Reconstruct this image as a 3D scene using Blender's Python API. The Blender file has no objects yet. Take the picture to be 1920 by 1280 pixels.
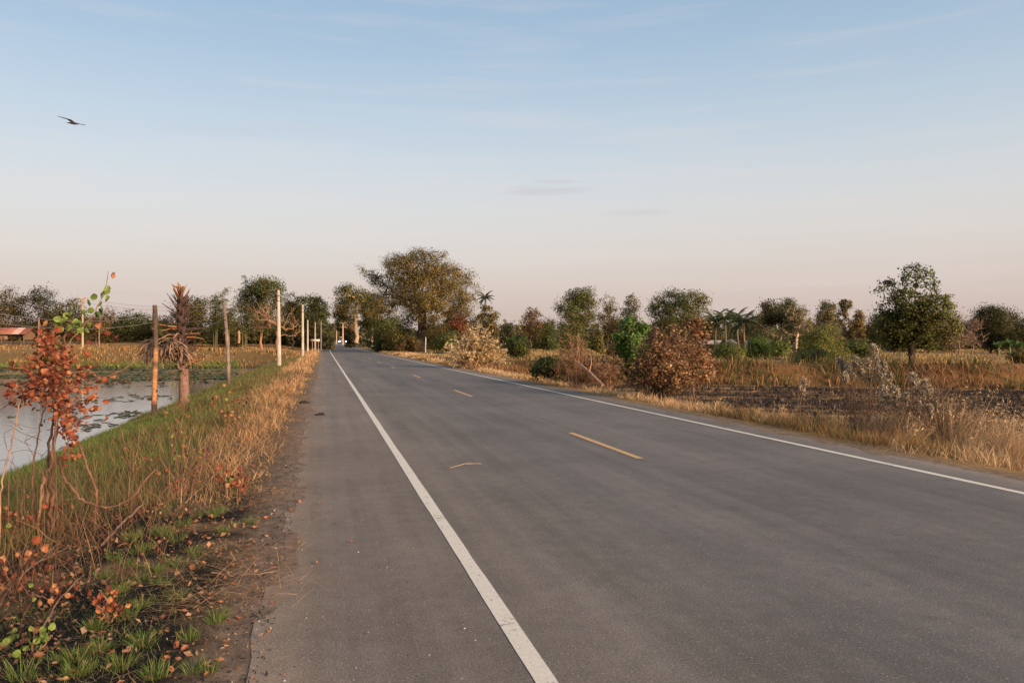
import bpy, math, random
import numpy as np
from mathutils import Vector, Matrix

random.seed(7)
RNG = np.random.default_rng(7)
R = math.radians
SC = bpy.context.scene
COL = SC.collection

# ------------------------------------------------------------------ camera
FPX, CX, CY, EYE = 1500.0, 960.0, 641.0, 1.5      # focal length in photo pixels, horizon row, eye height
YAW = math.atan((960 - 607) / FPX)                # road runs along +Y, the camera looks a little to its right
SY, CYW = math.sin(YAW), math.cos(YAW)
cam_d = bpy.data.cameras.new('camera')
cam_d.sensor_width = 36
cam_d.lens = 36 * FPX / 1920
cam_d.clip_start = 0.05
cam_d.clip_end = 6000
cam = bpy.data.objects.new('camera', cam_d)
COL.objects.link(cam)
cam.location = (0, 0, EYE)
cam.rotation_euler = (R(90.04), 0, -YAW)
SC.camera = cam

# ------------------------------------------------------------------ world and light
SUN_AZ, SUN_EL = 13.2 + 134, 14.0                  # clockwise from +Y, degrees
w = bpy.data.worlds.new('World')
SC.world = w
w.use_nodes = True
nt = w.node_tree
nt.nodes.clear()
N = nt.nodes.new
sky = N('ShaderNodeTexSky')
sky.sky_type = 'NISHITA'
sky.sun_disc = False
sky.sun_elevation = R(SUN_EL)
sky.sun_rotation = R(SUN_AZ)
sky.altitude = 0
sky.air_density = 1.0
sky.dust_density = 3.5
sky.ozone_density = 2.0
bg = N('ShaderNodeBackground')
out = N('ShaderNodeOutputWorld')
tc = N('ShaderNodeTexCoord')
sep = N('ShaderNodeSeparateXYZ')
nt.links.new(tc.outputs['Generated'], sep.inputs[0])
# evening air: a thin dusty layer that warms the sky towards the horizon all round
ramp = N('ShaderNodeValToRGB')
cr = ramp.color_ramp
cr.interpolation = 'B_SPLINE'
stops = [(0.0, (5.3, 4.15, 3.80)), (0.06, (5.9, 4.75, 4.30)), (0.14, (6.3, 5.75, 5.35)), (0.22, (5.3, 5.70, 5.95)),
         (0.33, (3.4, 4.5, 5.6)), (0.45, (2.45, 3.6, 5.0)), (1.0, (2.0, 2.8, 4.0))]
while len(cr.elements) < len(stops):
    cr.elements.new(0.5)
for e, (p, c) in zip(cr.elements, stops):
    e.position = p
    e.color = (*[v / 10 for v in c], 1)
nt.links.new(sep.outputs['Z'], ramp.inputs[0])
scale10 = N('ShaderNodeVectorMath'); scale10.operation = 'SCALE'; scale10.inputs['Scale'].default_value = 10.0
nt.links.new(ramp.outputs[0], scale10.inputs[0])
mix = N('ShaderNodeMixRGB'); mix.inputs[0].default_value = 0.72
nt.links.new(sky.outputs[0], mix.inputs[1])
nt.links.new(scale10.outputs[0], mix.inputs[2])
# thin streaky cirrus
mp = N('ShaderNodeMapping'); mp.inputs['Scale'].default_value = (1.6, 1.6, 22)
nt.links.new(tc.outputs['Generated'], mp.inputs[0])
cn = N('ShaderNodeTexNoise'); cn.inputs['Scale'].default_value = 2.2; cn.inputs['Detail'].default_value = 5
cn.inputs['Roughness'].default_value = 0.55
nt.links.new(mp.outputs[0], cn.inputs['Vector'])
crr = N('ShaderNodeValToRGB')
crr.color_ramp.elements[0].position = 0.5; crr.color_ramp.elements[0].color = (0, 0, 0, 1)
crr.color_ramp.elements[1].position = 0.85; crr.color_ramp.elements[1].color = (0.3, 0.3, 0.3, 1)
nt.links.new(cn.outputs['Fac'], crr.inputs[0])
mix2 = N('ShaderNodeMixRGB'); mix2.inputs[2].default_value = (5.6, 5.0, 4.8, 1)
nt.links.new(crr.outputs[0], mix2.inputs[0])
nt.links.new(mix.outputs[0], mix2.inputs[1])
src = mix2.outputs[0]
# three short grey streaks of cloud low over the fields
def vmath(op, a, b_=None, val=None):
    k = N('ShaderNodeMath'); k.operation = op
    for i, v in enumerate((a, b_ if b_ is not None else val)):
        if v is None: continue
        if isinstance(v, (int, float)): k.inputs[i].default_value = v
        else: nt.links.new(v, k.inputs[i])
    return k.outputs[0]
wn = N('ShaderNodeTexNoise'); wn.inputs['Scale'].default_value = 9; wn.inputs['Detail'].default_value = 6
wm = N('ShaderNodeMapping'); wm.inputs['Scale'].default_value = (1.5, 1.5, 14); nt.links.new(tc.outputs['Generated'], wm.inputs[0]); nt.links.new(wm.outputs[0], wn.inputs['Vector'])
for (cpx, cpy, hw, hh, k_) in ((1018, 358, 95, 11, .5), (1040, 341, 50, 7, .32), (1195, 400, 65, 8, .28), (560, 240, 120, 12, .12), (420, 245, 90, 12, .12)):
    v = Vector(((cpx - CX) / FPX, (CY - cpy) / FPX, 1.0)).normalized()
    side = Vector((CYW, -SY, 0)); s0, t0 = v.x, v.y
    dt = N('ShaderNodeVectorMath'); dt.operation = 'DOT_PRODUCT'; dt.inputs[1].default_value = side; nt.links.new(tc.outputs['Generated'], dt.inputs[0])
    ds = vmath('MULTIPLY', vmath('SUBTRACT', dt.outputs['Value'], None, s0), None, FPX / hw)
    dz_ = vmath('MULTIPLY', vmath('SUBTRACT', sep.outputs['Z'], None, t0), None, FPX / hh)
    q_ = vmath('ADD', vmath('MULTIPLY', ds, ds), vmath('MULTIPLY', dz_, dz_))
    q_ = vmath('MULTIPLY', q_, None, .8)
    m0 = vmath('SUBTRACT', vmath('MULTIPLY', wn.outputs['Fac'], None, 1.9), q_)
    cl = N('ShaderNodeMapRange'); cl.inputs['From Min'].default_value = .1; cl.inputs['From Max'].default_value = 1.0; cl.inputs['To Max'].default_value = k_
    nt.links.new(m0, cl.inputs['Value'])
    mx_ = N('ShaderNodeMixRGB'); mx_.inputs[2].default_value = (3.9, 3.8, 4.1, 1); nt.links.new(cl.outputs[0], mx_.inputs[0]); nt.links.new(src, mx_.inputs[1]); src = mx_.outputs[0]
nt.links.new(src, bg.inputs[0])
bg.inputs[1].default_value = 0.073
nt.links.new(bg.outputs[0], out.inputs[0])

sd = bpy.data.lights.new('sun', 'SUN')
sd.energy = 4.4
sd.angle = R(26)
sd.color = (1.0, 0.70, 0.46)
sun = bpy.data.objects.new('sun', sd)
COL.objects.link(sun)
sdir = Vector((math.sin(R(SUN_AZ)) * math.cos(R(SUN_EL)), math.cos(R(SUN_AZ)) * math.cos(R(SUN_EL)), math.sin(R(SUN_EL))))
sun.rotation_euler = sdir.to_track_quat('Z', 'Y').to_euler()
SC.view_settings.view_transform = 'Standard'
SC.view_settings.look = 'None'
SC.view_settings.exposure = 1.0
SC.view_settings.gamma = 1.0
SC.view_settings.use_curve_mapping = False
SC.cycles.max_bounces = 6
SC.cycles.transparent_max_bounces = 8

# ------------------------------------------------------------------ numeric helpers
def sstep(x, a, b):
    t = np.clip((np.asarray(x, float) - a) / (b - a), 0, 1)
    return t * t * (3 - 2 * t)

def _hash(ix, iy, s):
    v = np.sin(ix * 127.1 + iy * 311.7 + s * 74.7) * 43758.5453
    return v - np.floor(v)

def vnoise(x, y, s=0):
    x = np.asarray(x, float); y = np.asarray(y, float)
    ix, iy = np.floor(x), np.floor(y)
    fx, fy = x - ix, y - iy
    fx = fx * fx * (3 - 2 * fx); fy = fy * fy * (3 - 2 * fy)
    a, b = _hash(ix, iy, s), _hash(ix + 1, iy, s)
    c, d = _hash(ix, iy + 1, s), _hash(ix + 1, iy + 1, s)
    return (a * (1 - fx) + b * fx) * (1 - fy) + (c * (1 - fx) + d * fx) * fy

def fbm(x, y, s=0, o=4):
    t, a, n = 0.0, 0.5, 0.0
    for i in range(o):
        t = t + a * vnoise(np.asarray(x) * 2 ** i, np.asarray(y) * 2 ** i, s + i); n += a; a *= 0.5
    return t / n

def xo(y):
    t = np.maximum(np.asarray(y, float) - 100, 0) / 260
    return np.where(t < 1.5, 4.2 * t * t, 4.2 * (2.25 + 3 * (t - 1.5)))

def rz(y):
    t = np.minimum(np.maximum(np.asarray(y, float) - 100, 0) / 260, 1.6)
    return 1.26 * t * t

WATER = -1.2
ROAD_L, ROAD_R = -0.32, 7.36

def gz(x, y, detail=True):
    """ground height"""
    x = np.asarray(x, float); y = np.asarray(y, float)
    u = x - xo(y)
    base = rz(y)
    # left: pond, its far bank, land that rises slowly behind
    s = (y - (87 + (-9.5 - x) * 0.25)) / 1.03 + 2.5 * (fbm(x * .12, y * .12, 5) - .5)
    land = np.where(s < 12, -1.9 + 2.25 * sstep(s, -3, 12), 0.35) + 2.1 * sstep(s, 14, 150)
    bank = 0.3 * np.exp(-((s - 13) / 3.0) ** 2)
    zl = land + bank
    kl = sstep(-u, 0.8, 10.0)
    z_left = base * (1 - kl) + zl * kl
    # right: burnt paddy below the road, then a terrace
    q = ((y - 46) + 0.59 * (x - 12)) / 1.16 + 1.6 * (fbm(x * .2, y * .2, 9) - .5)
    zr = -0.85 + 0.95 * sstep(q, -0.2, 1.8) + 0.25 * np.exp(-((q - 2.2) / 1.2) ** 2)
    zr = zr + base * 0.8
    kr = sstep(u, 7.6, 11.5)
    z_right = base * (1 - kr) + zr * kr
    z = np.where(u < 3.5, z_left, z_right)
    on = (u > ROAD_L + 0.22) & (u < ROAD_R - 0.22)
    if detail:
        off = np.minimum(np.maximum(np.maximum(ROAD_L - u, u - ROAD_R), 0) / 0.8, 1)
        lip = np.exp(-(np.minimum(np.abs(u - ROAD_L), np.abs(u - ROAD_R)) / .22) ** 2) * (y < 140)
        z = z + lip * (.035 * (fbm(x * 4, y * 3, 6) - .47) - .05 * np.maximum(np.minimum(u - ROAD_L, ROAD_R - u), 0))
        z = z + off * (0.09 * (fbm(x * 1.7, y * 1.7, 2) - .5) + 0.05 * (fbm(x * 6, y * 6, 3) - .45))
    z = np.where(on, z - 0.04, z)
    return z

def cam2w(px, Z):
    xc = (px - CX) / FPX * Z
    return (Z * SY + xc * CYW, Z * CYW - xc * SY)

def at(px, Z):
    x, y = cam2w(px, Z)
    return np.array((x, y, float(gz(x, y))))

def pt(px, py, Z):
    x, y = cam2w(px, Z)
    return np.array((x, y, EYE + (CY - py) * Z / FPX))

def depth(x, y):
    return np.asarray(x) * SY + np.asarray(y) * CYW

def pxof(x, y):
    Z = np.maximum(depth(x, y), .01)
    return CX + FPX * (np.asarray(x) * CYW - np.asarray(y) * SY) / Z

# ------------------------------------------------------------------ object helpers
def tag(o, label=None, cat=None, group=None, kind=None):
    if label: o['label'] = label
    if cat: o['category'] = cat
    if group: o['group'] = group
    if kind: o['kind'] = kind
    return o

def empty(name, loc, label, cat, group=None, rz_=0.0):
    o = bpy.data.objects.new(name, None)
    o.empty_display_size = 0.1
    COL.objects.link(o)
    o.location = loc
    o.rotation_euler = (0, 0, rz_)
    return tag(o, label, cat, group)

def mk(name, V, F, mat, parent=None, col=None, smooth=False, link=True):
    """one mesh object from numpy arrays; F holds triangles or quads (or a list of such arrays)"""
    V = np.asarray(V, np.float32).reshape(-1, 3)
    Fs = F if isinstance(F, list) and isinstance(F[0], np.ndarray) else [F]
    Fs = [np.asarray(f, np.int32) for f in Fs if len(f)]
    me = bpy.data.meshes.new(name)
    me.vertices.add(len(V)); me.vertices.foreach_set('co', V.ravel())
    nl = sum(f.size for f in Fs); nf = sum(len(f) for f in Fs)
    me.loops.add(nl); me.polygons.add(nf)
    me.loops.foreach_set('vertex_index', np.concatenate([f.ravel() for f in Fs]))
    tot = np.concatenate([np.full(len(f), f.shape[1], np.int32) for f in Fs])
    st = np.concatenate(([0], np.cumsum(tot)[:-1])).astype(np.int32)
    me.polygons.foreach_set('loop_start', st)
    if smooth:
        me.polygons.foreach_set('use_smooth', np.ones(nf, bool))
    if col is not None:
        c = np.ones((len(V), 4), np.float32); c[:, :3] = col
        a = me.color_attributes.new('Col', 'FLOAT_COLOR', 'POINT')
        a.data.foreach_set('color', c.ravel())
    me.update(calc_edges=True)
    me.materials.append(mat)
    if not link:
        return me
    o = bpy.data.objects.new(name, me)
    COL.objects.link(o)
    if parent is not None:
        o.parent = parent
    return o

class MB:
    def __init__(s): s.V, s.F3, s.F4, s.C, s.n = [], [], [], [], 0
    def add(s, V, F, c=(.5, .5, .5)):
        V = np.asarray(V, float).reshape(-1, 3); F = np.asarray(F, int)
        (s.F3 if F.shape[1] == 3 else s.F4).append(F + s.n)
        C = np.empty((len(V), 3)); C[:] = c
        s.V.append(V); s.C.append(C); s.n += len(V)
    def tube(s, P, r, k=6, c=(.5, .5, .5), cap=True):
        P = np.asarray(P, float); n = len(P)
        r = np.broadcast_to(np.asarray(r, float), (n,))
        T = np.gradient(P, axis=0); T /= np.linalg.norm(T, axis=1)[:, None] + 1e-9
        ref = np.array((0, 0, 1.0)) if abs(T[0][2]) < .8 else np.array((1.0, 0, 0))
        A = np.cross(T, ref); A /= np.linalg.norm(A, axis=1)[:, None] + 1e-9
        B = np.cross(T, A)
        th = np.arange(k) * 2 * math.pi / k
        V = P[:, None] + r[:, None, None] * (np.cos(th)[None, :, None] * A[:, None] + np.sin(th)[None, :, None] * B[:, None])
        i, j = np.meshgrid(np.arange(n - 1), np.arange(k), indexing='ij'); j2 = (j + 1) % k
        F = np.stack([i * k + j, i * k + j2, (i + 1) * k + j2, (i + 1) * k + j], -1).reshape(-1, 4)
        cc = np.repeat(np.broadcast_to(np.asarray(c, float), (n, 3)), k, 0)
        s.add(V.reshape(-1, 3), F, cc)
        if cap and k > 2:
            for e in (0, n - 1):
                ring = V[e]
                q = np.vstack([ring, P[e]])
                f = np.array([(a, (a + 1) % k, k) for a in range(k)])
                s.add(q, f if e else f[:, ::-1], np.broadcast_to(np.asarray(c, float), (n, 3))[e])
    def box(s, c, d, col=(.5, .5, .5), M=None):
        v = np.array([(x, y, z) for x in (-1, 1) for y in (-1, 1) for z in (-1, 1)], float) * np.asarray(d) / 2
        if M is not None: v = v @ np.asarray(M).T
        f = [(0, 1, 3, 2), (4, 6, 7, 5), (0, 4, 5, 1), (2, 3, 7, 6), (0, 2, 6, 4), (1, 5, 7, 3)]
        s.add(v + np.asarray(c), f, col)
    def build(s, name, mat, parent=None, smooth=False, link=True):
        F = []
        if s.F3: F.append(np.concatenate(s.F3))
        if s.F4: F.append(np.concatenate(s.F4))
        return mk(name, np.concatenate(s.V), F, mat, parent, np.concatenate(s.C), smooth, link)

def unit(v):
    return v / (np.linalg.norm(v, axis=-1, keepdims=True) + 1e-9)

def rnd_dirs(n):
    return unit(RNG.normal(size=(n, 3)))

# ------------------------------------------------------------------ materials
def new_mat(name):
    m = bpy.data.materials.new(name); m.use_nodes = True
    t = m.node_tree; t.nodes.clear()
    return m, t, t.nodes.new, t.links.new

def vc_mat(name, rough=.8, transl=0.0, noise=0.0, nscale=20, bump=0.0, spec=.2):
    """colour from the 'Col' attribute, fine grain and optional light through thin leaves"""
    m, t, n, l = new_mat(name)
    o = n('ShaderNodeOutputMaterial'); b = n('ShaderNodeBsdfPrincipled')
    a = n('ShaderNodeAttribute'); a.attribute_name = 'Col'
    b.inputs['Roughness'].default_value = rough
    b.inputs['Specular IOR Level'].default_value = spec
    src = a.outputs['Color']
    if noise:
        g = n('ShaderNodeNewGeometry'); q = n('ShaderNodeTexNoise')
        q.inputs['Scale'].default_value = nscale; q.inputs['Detail'].default_value = 6
        l(g.outputs['Position'], q.inputs['Vector'])
        mr = n('ShaderNodeMapRange'); mr.inputs['From Min'].default_value = .3; mr.inputs['From Max'].default_value = .7
        mr.inputs['To Min'].default_value = 1 - noise; mr.inputs['To Max'].default_value = 1 + noise
        l(q.outputs['Fac'], mr.inputs['Value'])
        v = n('ShaderNodeVectorMath'); v.operation = 'SCALE'
        l(src, v.inputs[0]); l(mr.outputs[0], v.inputs['Scale'])
        src = v.outputs[0]
        if bump:
            bp = n('ShaderNodeBump'); bp.inputs['Strength'].default_value = bump; bp.inputs['Distance'].default_value = .02
            l(q.outputs['Fac'], bp.inputs['Height']); l(bp.outputs[0], b.inputs['Normal'])
    l(src, b.inputs['Base Color'])
    if transl:
        tr = n('ShaderNodeBsdfTranslucent'); l(src, tr.inputs[0])
        mx = n('ShaderNodeMixShader'); mx.inputs[0].default_value = transl
        l(b.outputs[0], mx.inputs[1]); l(tr.outputs[0], mx.inputs[2]); l(mx.outputs[0], o.inputs[0])
    else:
        l(b.outputs[0], o.inputs[0])
    return m

M_LEAF = vc_mat('leaf', .65, .48)
M_DRY = vc_mat('dry_leaf', .8, .22)
M_GRASS = vc_mat('grass_blade', .7, .28)
M_BARK = vc_mat('bark', .9, 0, .35, 14, .5)
M_WOOD = vc_mat('weathered_wood', .9, 0, .4, 18, .5)
M_CONC = vc_mat('concrete', .9, 0, .18, 9, .2)
M_SHEET = vc_mat('sheet_metal', .6, 0, .3, 3, .1)
M_PAINT = vc_mat('vehicle_paint', .35, 0, 0, spec=.5)
M_RUB = vc_mat('rubber', .9)
M_FEATH = vc_mat('feather', .8)
M_PAD = vc_mat('lily_leaf', .65, .1, .2, 12, spec=.15)
M_WIRE = vc_mat('wire', .5)

def mat_ground():
    m, t, n, l = new_mat('ground')
    o = n('ShaderNodeOutputMaterial'); b = n('ShaderNodeBsdfPrincipled')
    a = n('ShaderNodeAttribute'); a.attribute_name = 'Col'
    g = n('ShaderNodeNewGeometry')
    def noise(sc, d=8, r=.6):
        q = n('ShaderNodeTexNoise'); q.inputs['Scale'].default_value = sc; q.inputs['Detail'].default_value = d
        q.inputs['Roughness'].default_value = r; l(g.outputs['Position'], q.inputs['Vector']); return q
    q1, q2 = noise(9), noise(70, 5, .7)
    def mr(src, lo, hi):
        k = n('ShaderNodeMapRange'); k.inputs['From Min'].default_value = .28; k.inputs['From Max'].default_value = .72
        k.inputs['To Min'].default_value = lo; k.inputs['To Max'].default_value = hi; l(src, k.inputs['Value']); return k
    m1, m2 = mr(q1.outputs['Fac'], .55, 1.45), mr(q2.outputs['Fac'], .6, 1.4)
    mm = n('ShaderNodeMath'); mm.operation = 'MULTIPLY'; l(m1.outputs[0], mm.inputs[0]); l(m2.outputs[0], mm.inputs[1])
    v = n('ShaderNodeVectorMath'); v.operation = 'SCALE'; l(a.outputs['Color'], v.inputs[0]); l(mm.outputs[0], v.inputs['Scale'])
    l(v.outputs[0], b.inputs['Base Color'])
    b.inputs['Roughness'].default_value = .95; b.inputs['Specular IOR Level'].default_value = .1
    bp = n('ShaderNodeBump'); bp.inputs['Strength'].default_value = .8; bp.inputs['Distance'].default_value = .03
    ad = n('ShaderNodeMath'); l(q1.outputs['Fac'], ad.inputs[0]); l(q2.outputs['Fac'], ad.inputs[1])
    l(ad.outputs[0], bp.inputs['Height']); l(bp.outputs[0], b.inputs['Normal'])
    l(b.outputs[0], o.inputs[0])
    return m

def asphalt_nodes(n, l):
    """colour and height of the worn asphalt; x is across the road, y along it"""
    tcn = n('ShaderNodeTexCoord')
    def noise(sc, d, r=.6, stretch=None):
        q = n('ShaderNodeTexNoise'); q.inputs['Scale'].default_value = sc; q.inputs['Detail'].default_value = d
        q.inputs['Roughness'].default_value = r
        if stretch:
            mpn = n('ShaderNodeMapping'); mpn.inputs['Scale'].default_value = stretch
            l(tcn.outputs['Object'], mpn.inputs[0]); l(mpn.outputs[0], q.inputs['Vector'])
        else:
            l(tcn.outputs['Object'], q.inputs['Vector'])
        return q.outputs['Fac']
    def mr(src, a, b_, lo, hi):
        k = n('ShaderNodeMapRange'); k.inputs['From Min'].default_value = a; k.inputs['From Max'].default_value = b_
        k.inputs['To Min'].default_value = lo; k.inputs['To Max'].default_value = hi; l(src, k.inputs['Value']); return k.outputs[0]
    def mul(a, b_):
        k = n('ShaderNodeMath'); k.operation = 'MULTIPLY'; l(a, k.inputs[0]); l(b_, k.inputs[1]); return k.outputs[0]
    sepn = n('ShaderNodeSeparateXYZ'); l(tcn.outputs['Object'], sepn.inputs[0])
    ragged = n('ShaderNodeMath'); ragged.operation = 'MULTIPLY_ADD'; ragged.inputs[1].default_value = .5
    l(noise(1.6, 6), ragged.inputs[0]); l(sepn.outputs['X'], ragged.inputs[2])
    grain = noise(75, 4, .85); grain2 = noise(230, 2, .8); patch = noise(.5, 5); streak = noise(1.0, 5, .6, (1.1, .05, 1)); mid = noise(6, 6, .7)
    fine = mul(mul(mr(grain, .32, .68, .50, 1.50), mr(grain2, .3, .7, .45, 1.55)), mr(mid, .3, .7, .88, 1.12))
    tone = mul(mr(patch, .3, .7, .84, 1.16), mr(streak, .3, .7, .80, 1.18))
    tyre = noise(1.0, 4, .6, (5.5, .10, 1)); spot = noise(4.5, 3, .55); fleck = noise(17, 2, .5)
    tone = mul(tone, mul(mr(tyre, .3, .7, .90, 1.10), mul(mr(spot, .66, .74, 1, .80), mr(fleck, .70, .76, 1, .72))))
    f = mul(fine, tone)
    base = n('ShaderNodeMixRGB'); base.inputs[1].default_value = (.172, .147, .124, 1); base.inputs[2].default_value = (.136, .126, .118, 1)
    l(mr(sepn.outputs['X'], .7, 2.6, 0, 1), base.inputs[0])
    # dust on the outer edge
    dust = n('ShaderNodeMixRGB'); dust.inputs[2].default_value = (.25, .185, .135, 1)
    l(mr(ragged.outputs[0], .42, -.12, 0, .8), dust.inputs[0]); l(base.outputs[0], dust.inputs[1])
    dust2 = n('ShaderNodeMixRGB'); dust2.inputs[2].default_value = (.24, .20, .16, 1)
    l(mr(ragged.outputs[0], 6.9, 7.6, 0, .6), dust2.inputs[0]); l(dust.outputs[0], dust2.inputs[1])
    # pale chips of stone
    vo = n('ShaderNodeTexVoronoi'); vo.inputs['Scale'].default_value = 60; l(tcn.outputs['Object'], vo.inputs['Vector'])
    chipc = n('ShaderNodeSeparateColor'); l(vo.outputs['Color'], chipc.inputs[0])
    chip = mul(mr(vo.outputs['Distance'], .28, .2, 0, 1), mr(chipc.outputs[0], .82, .9, 0, .8))
    v = n('ShaderNodeVectorMath'); v.operation = 'SCALE'; l(dust2.outputs[0], v.inputs[0]); l(f, v.inputs['Scale'])
    cm = n('ShaderNodeMixRGB'); cm.inputs[2].default_value = (.36, .33, .29, 1); l(chip, cm.inputs[0]); l(v.outputs[0], cm.inputs[1])
    return cm.outputs[0], grain, tcn, noise, mr

def mat_asphalt():
    m, t, n, l = new_mat('asphalt')
    o = n('ShaderNodeOutputMaterial'); b = n('ShaderNodeBsdfPrincipled')
    c, h, *_ = asphalt_nodes(n, l)
    l(c, b.inputs['Base Color']); b.inputs['Roughness'].default_value = .9; b.inputs['Specular IOR Level'].default_value = .15
    bp = n('ShaderNodeBump'); bp.inputs['Strength'].default_value = .45; bp.inputs['Distance'].default_value = .006
    l(h, bp.inputs['Height']); l(bp.outputs[0], b.inputs['Normal']); l(b.outputs[0], o.inputs[0])
    return m

def mat_paint(name, colr, wear):
    m, t, n, l = new_mat(name)
    o = n('ShaderNodeOutputMaterial'); b = n('ShaderNodeBsdfPrincipled')
    c, h, tcn, noise, mr = asphalt_nodes(n, l)
    a = noise(26, 8, .75); a2 = noise(3, 5, .6)
    ad = n('ShaderNodeMath'); ad.operation = 'MULTIPLY_ADD'; ad.inputs[1].default_value = .5; l(a2, ad.inputs[0]); l(a, ad.inputs[2])
    k = mr(ad.outputs[0], wear, wear + .08, 0, .85)
    sh = mr(noise(60, 4), .3, .7, .85, 1.1)
    v = n('ShaderNodeVectorMath'); v.operation = 'SCALE'; v.inputs[0].default_value = colr; l(sh, v.inputs['Scale'])
    mx = n('ShaderNodeMixRGB'); l(k, mx.inputs[0]); l(v.outputs[0], mx.inputs[1]); l(c, mx.inputs[2])
    l(mx.outputs[0], b.inputs['Base Color']); b.inputs['Roughness'].default_value = .8
    bp = n('ShaderNodeBump'); bp.inputs['Strength'].default_value = .25; bp.inputs['Distance'].default_value = .004
    l(h, bp.inputs['Height']); l(bp.outputs[0], b.inputs['Normal']); l(b.outputs[0], o.inputs[0])
    return m

def mat_water():
    m, t, n, l = new_mat('pond_water')
    o = n('ShaderNodeOutputMaterial'); b = n('ShaderNodeBsdfPrincipled')
    b.inputs['Base Color'].default_value = (.19, .18, .165, 1); b.inputs['Roughness'].default_value = .05
    b.inputs['Specular IOR Level'].default_value = .9
    b.inputs['IOR'].default_value = 1.33
    g = n('ShaderNodeNewGeometry'); mpn = n('ShaderNodeMapping'); mpn.inputs['Scale'].default_value = (1.2, 2.2, 1); mpn.inputs['Rotation'].default_value = (0, 0, YAW)
    l(g.outputs['Position'], mpn.inputs[0])
    q = n('ShaderNodeTexNoise'); q.inputs['Scale'].default_value = 1.6; q.inputs['Detail'].default_value = 4; l(mpn.outputs[0], q.inputs['Vector'])
    bp = n('ShaderNodeBump'); bp.inputs['Strength'].default_value = .14; bp.inputs['Distance'].default_value = .05
    l(q.outputs['Fac'], bp.inputs['Height']); l(bp.outputs[0], b.inputs['Normal']); l(b.outputs[0], o.inputs[0])
    return m

def mat_emit(name, c, s):
    m, t, n, l = new_mat(name)
    o = n('ShaderNodeOutputMaterial'); e = n('ShaderNodeEmission'); e.inputs[0].default_value = (*c, 1); e.inputs[1].default_value = s
    l(e.outputs[0], o.inputs[0]); return m

def mat_glass():
    m, t, n, l = new_mat('dark_glass')
    o = n('ShaderNodeOutputMaterial'); b = n('ShaderNodeBsdfPrincipled')
    b.inputs['Base Color'].default_value = (.02, .025, .03, 1); b.inputs['Roughness'].default_value = .08
    l(b.outputs[0], o.inputs[0]); return m

# ------------------------------------------------------------------ terrain
def steps(*segs):
    a = [segs[0][0]]
    for lo, hi, st in segs:
        k = max(1, int(round((hi - lo) / st)))
        a += list(lo + (hi - lo) * (np.arange(k) + 1) / k)
    return np.array(a)

gx = steps((-1800, -300, 150), (-300, -60, 12), (-60, -12, 1.0), (-12, -3.2, .2), (-3.2, 0, .065), (0, 7.0, .7), (7.0, 8.2, .08), (8.2, 12, .16), (12, 48, .5), (48, 120, 3), (120, 300, 12), (300, 1800, 150))
gy = steps((-40, 1, 2), (1, 12, .12), (12, 26, .35), (26, 60, .5), (60, 130, 1), (130, 420, 6), (420, 1000, 40), (1000, 2500, 250))
X, Y = np.meshgrid(gx, gy, indexing='ij')
Zg = gz(X, Y)
U = X - xo(Y)
C = np.zeros(X.shape + (3,))
def put(mask, c):
    mask = np.clip(mask, 0, 1)[..., None]
    C[:] = C * (1 - mask) + np.asarray(c) * mask
STRAW, SOIL, CHAR, GREEN, BROWN = (.30, .19, .085), (.17, .112, .075), (.016, .014, .013), (.055, .075, .02), (.16, .085, .035)
n1, n2, n3 = fbm(X * .8, Y * .8, 11), fbm(X * 2.6, Y * 2.6, 12, 5), fbm(X * .25, Y * .25, 13)
C[:] = STRAW
put(sstep(n3, .45, .7) * .5, (.13, .10, .035))
left = U < 3.5
right = U >= 3.5
# left verge: charred and sandy close by, straw and leaf litter behind, green towards the water
near = left & (Y < 60) & (U > -10)
put(near * 1.0, (.15, .10, .055))
put(near * sstep(-U, 2.0, 3.2) * (Y > 4.5), GREEN)
charm = sstep(n2 + .35 * (n1 - .5), .39, .50) * sstep(-U, .42, .75) * (1 - sstep(Y, 7.0, 10.0)) * (1 - sstep(-U, 2.4, 3.4))
put(near * charm, CHAR)
put(near * (1 - sstep(-U, .30, .75)) * .9, (.20, .15, .115))
put(right * (1 - sstep(U, 7.4, 7.8)) * .9, (.21, .155, .11))
put(left * sstep(-U, 5.2, 6.6) * (Zg < WATER + .25), (.045, .04, .02))
sf = (Y - (87 + (-9.5 - X) * 0.25)) / 1.03
put(left * (U < -3) * sstep(sf, 12, 14) * (1 - sstep(sf, 18, 22)), (.44, .31, .18))
put(left * (U < -3) * sstep(sf, 22, 40) * sstep(fbm(X * .03, Y * .12, 14), .4, .6), (.25, .13, .06))
put(left * (U < -3) * sstep(sf, -2, 3) * (1 - sstep(sf, 9, 14)) * .8, (.16, .10, .035))
# right: straw verge, burnt paddy with unburnt streaks, terrace
qd = ((Y - 46) + 0.59 * (X - 12)) / 1.16
along = (X - 12) * .86 - (Y - 46) * .51
strk = fbm(along * .10, qd * 1.1, 21, 4)
put(right * sstep(U, 9.3, 11.2) * (1 - sstep(qd, -1.6, -.4)) * sstep(.68 - strk + .14 * (fbm(X * 1.1, Y * 1.1, 23) - .5), 0, .08), (.034, .023, .016))
put(right * sstep(qd, -.8, .2) * (1 - sstep(qd, 1.5, 3.5)), BROWN)
put(right * sstep(qd, 20, 60) * sstep(n3, .35, .6) * .7, (.085, .075, .03))
put((np.abs(X) > 150) * 1.0, (.10, .09, .04))
ni, nj = X.shape
ii, jj = np.meshgrid(np.arange(ni - 1), np.arange(nj - 1), indexing='ij')
idx = lambda a, b: a * nj + b
F = np.stack([idx(ii, jj), idx(ii + 1, jj), idx(ii + 1, jj + 1), idx(ii, jj + 1)], -1).reshape(-1, 4)
g_obj = mk('ground', np.stack([X, Y, Zg], -1).reshape(-1, 3), F, mat_ground(), None, C.reshape(-1, 3), True)
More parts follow.
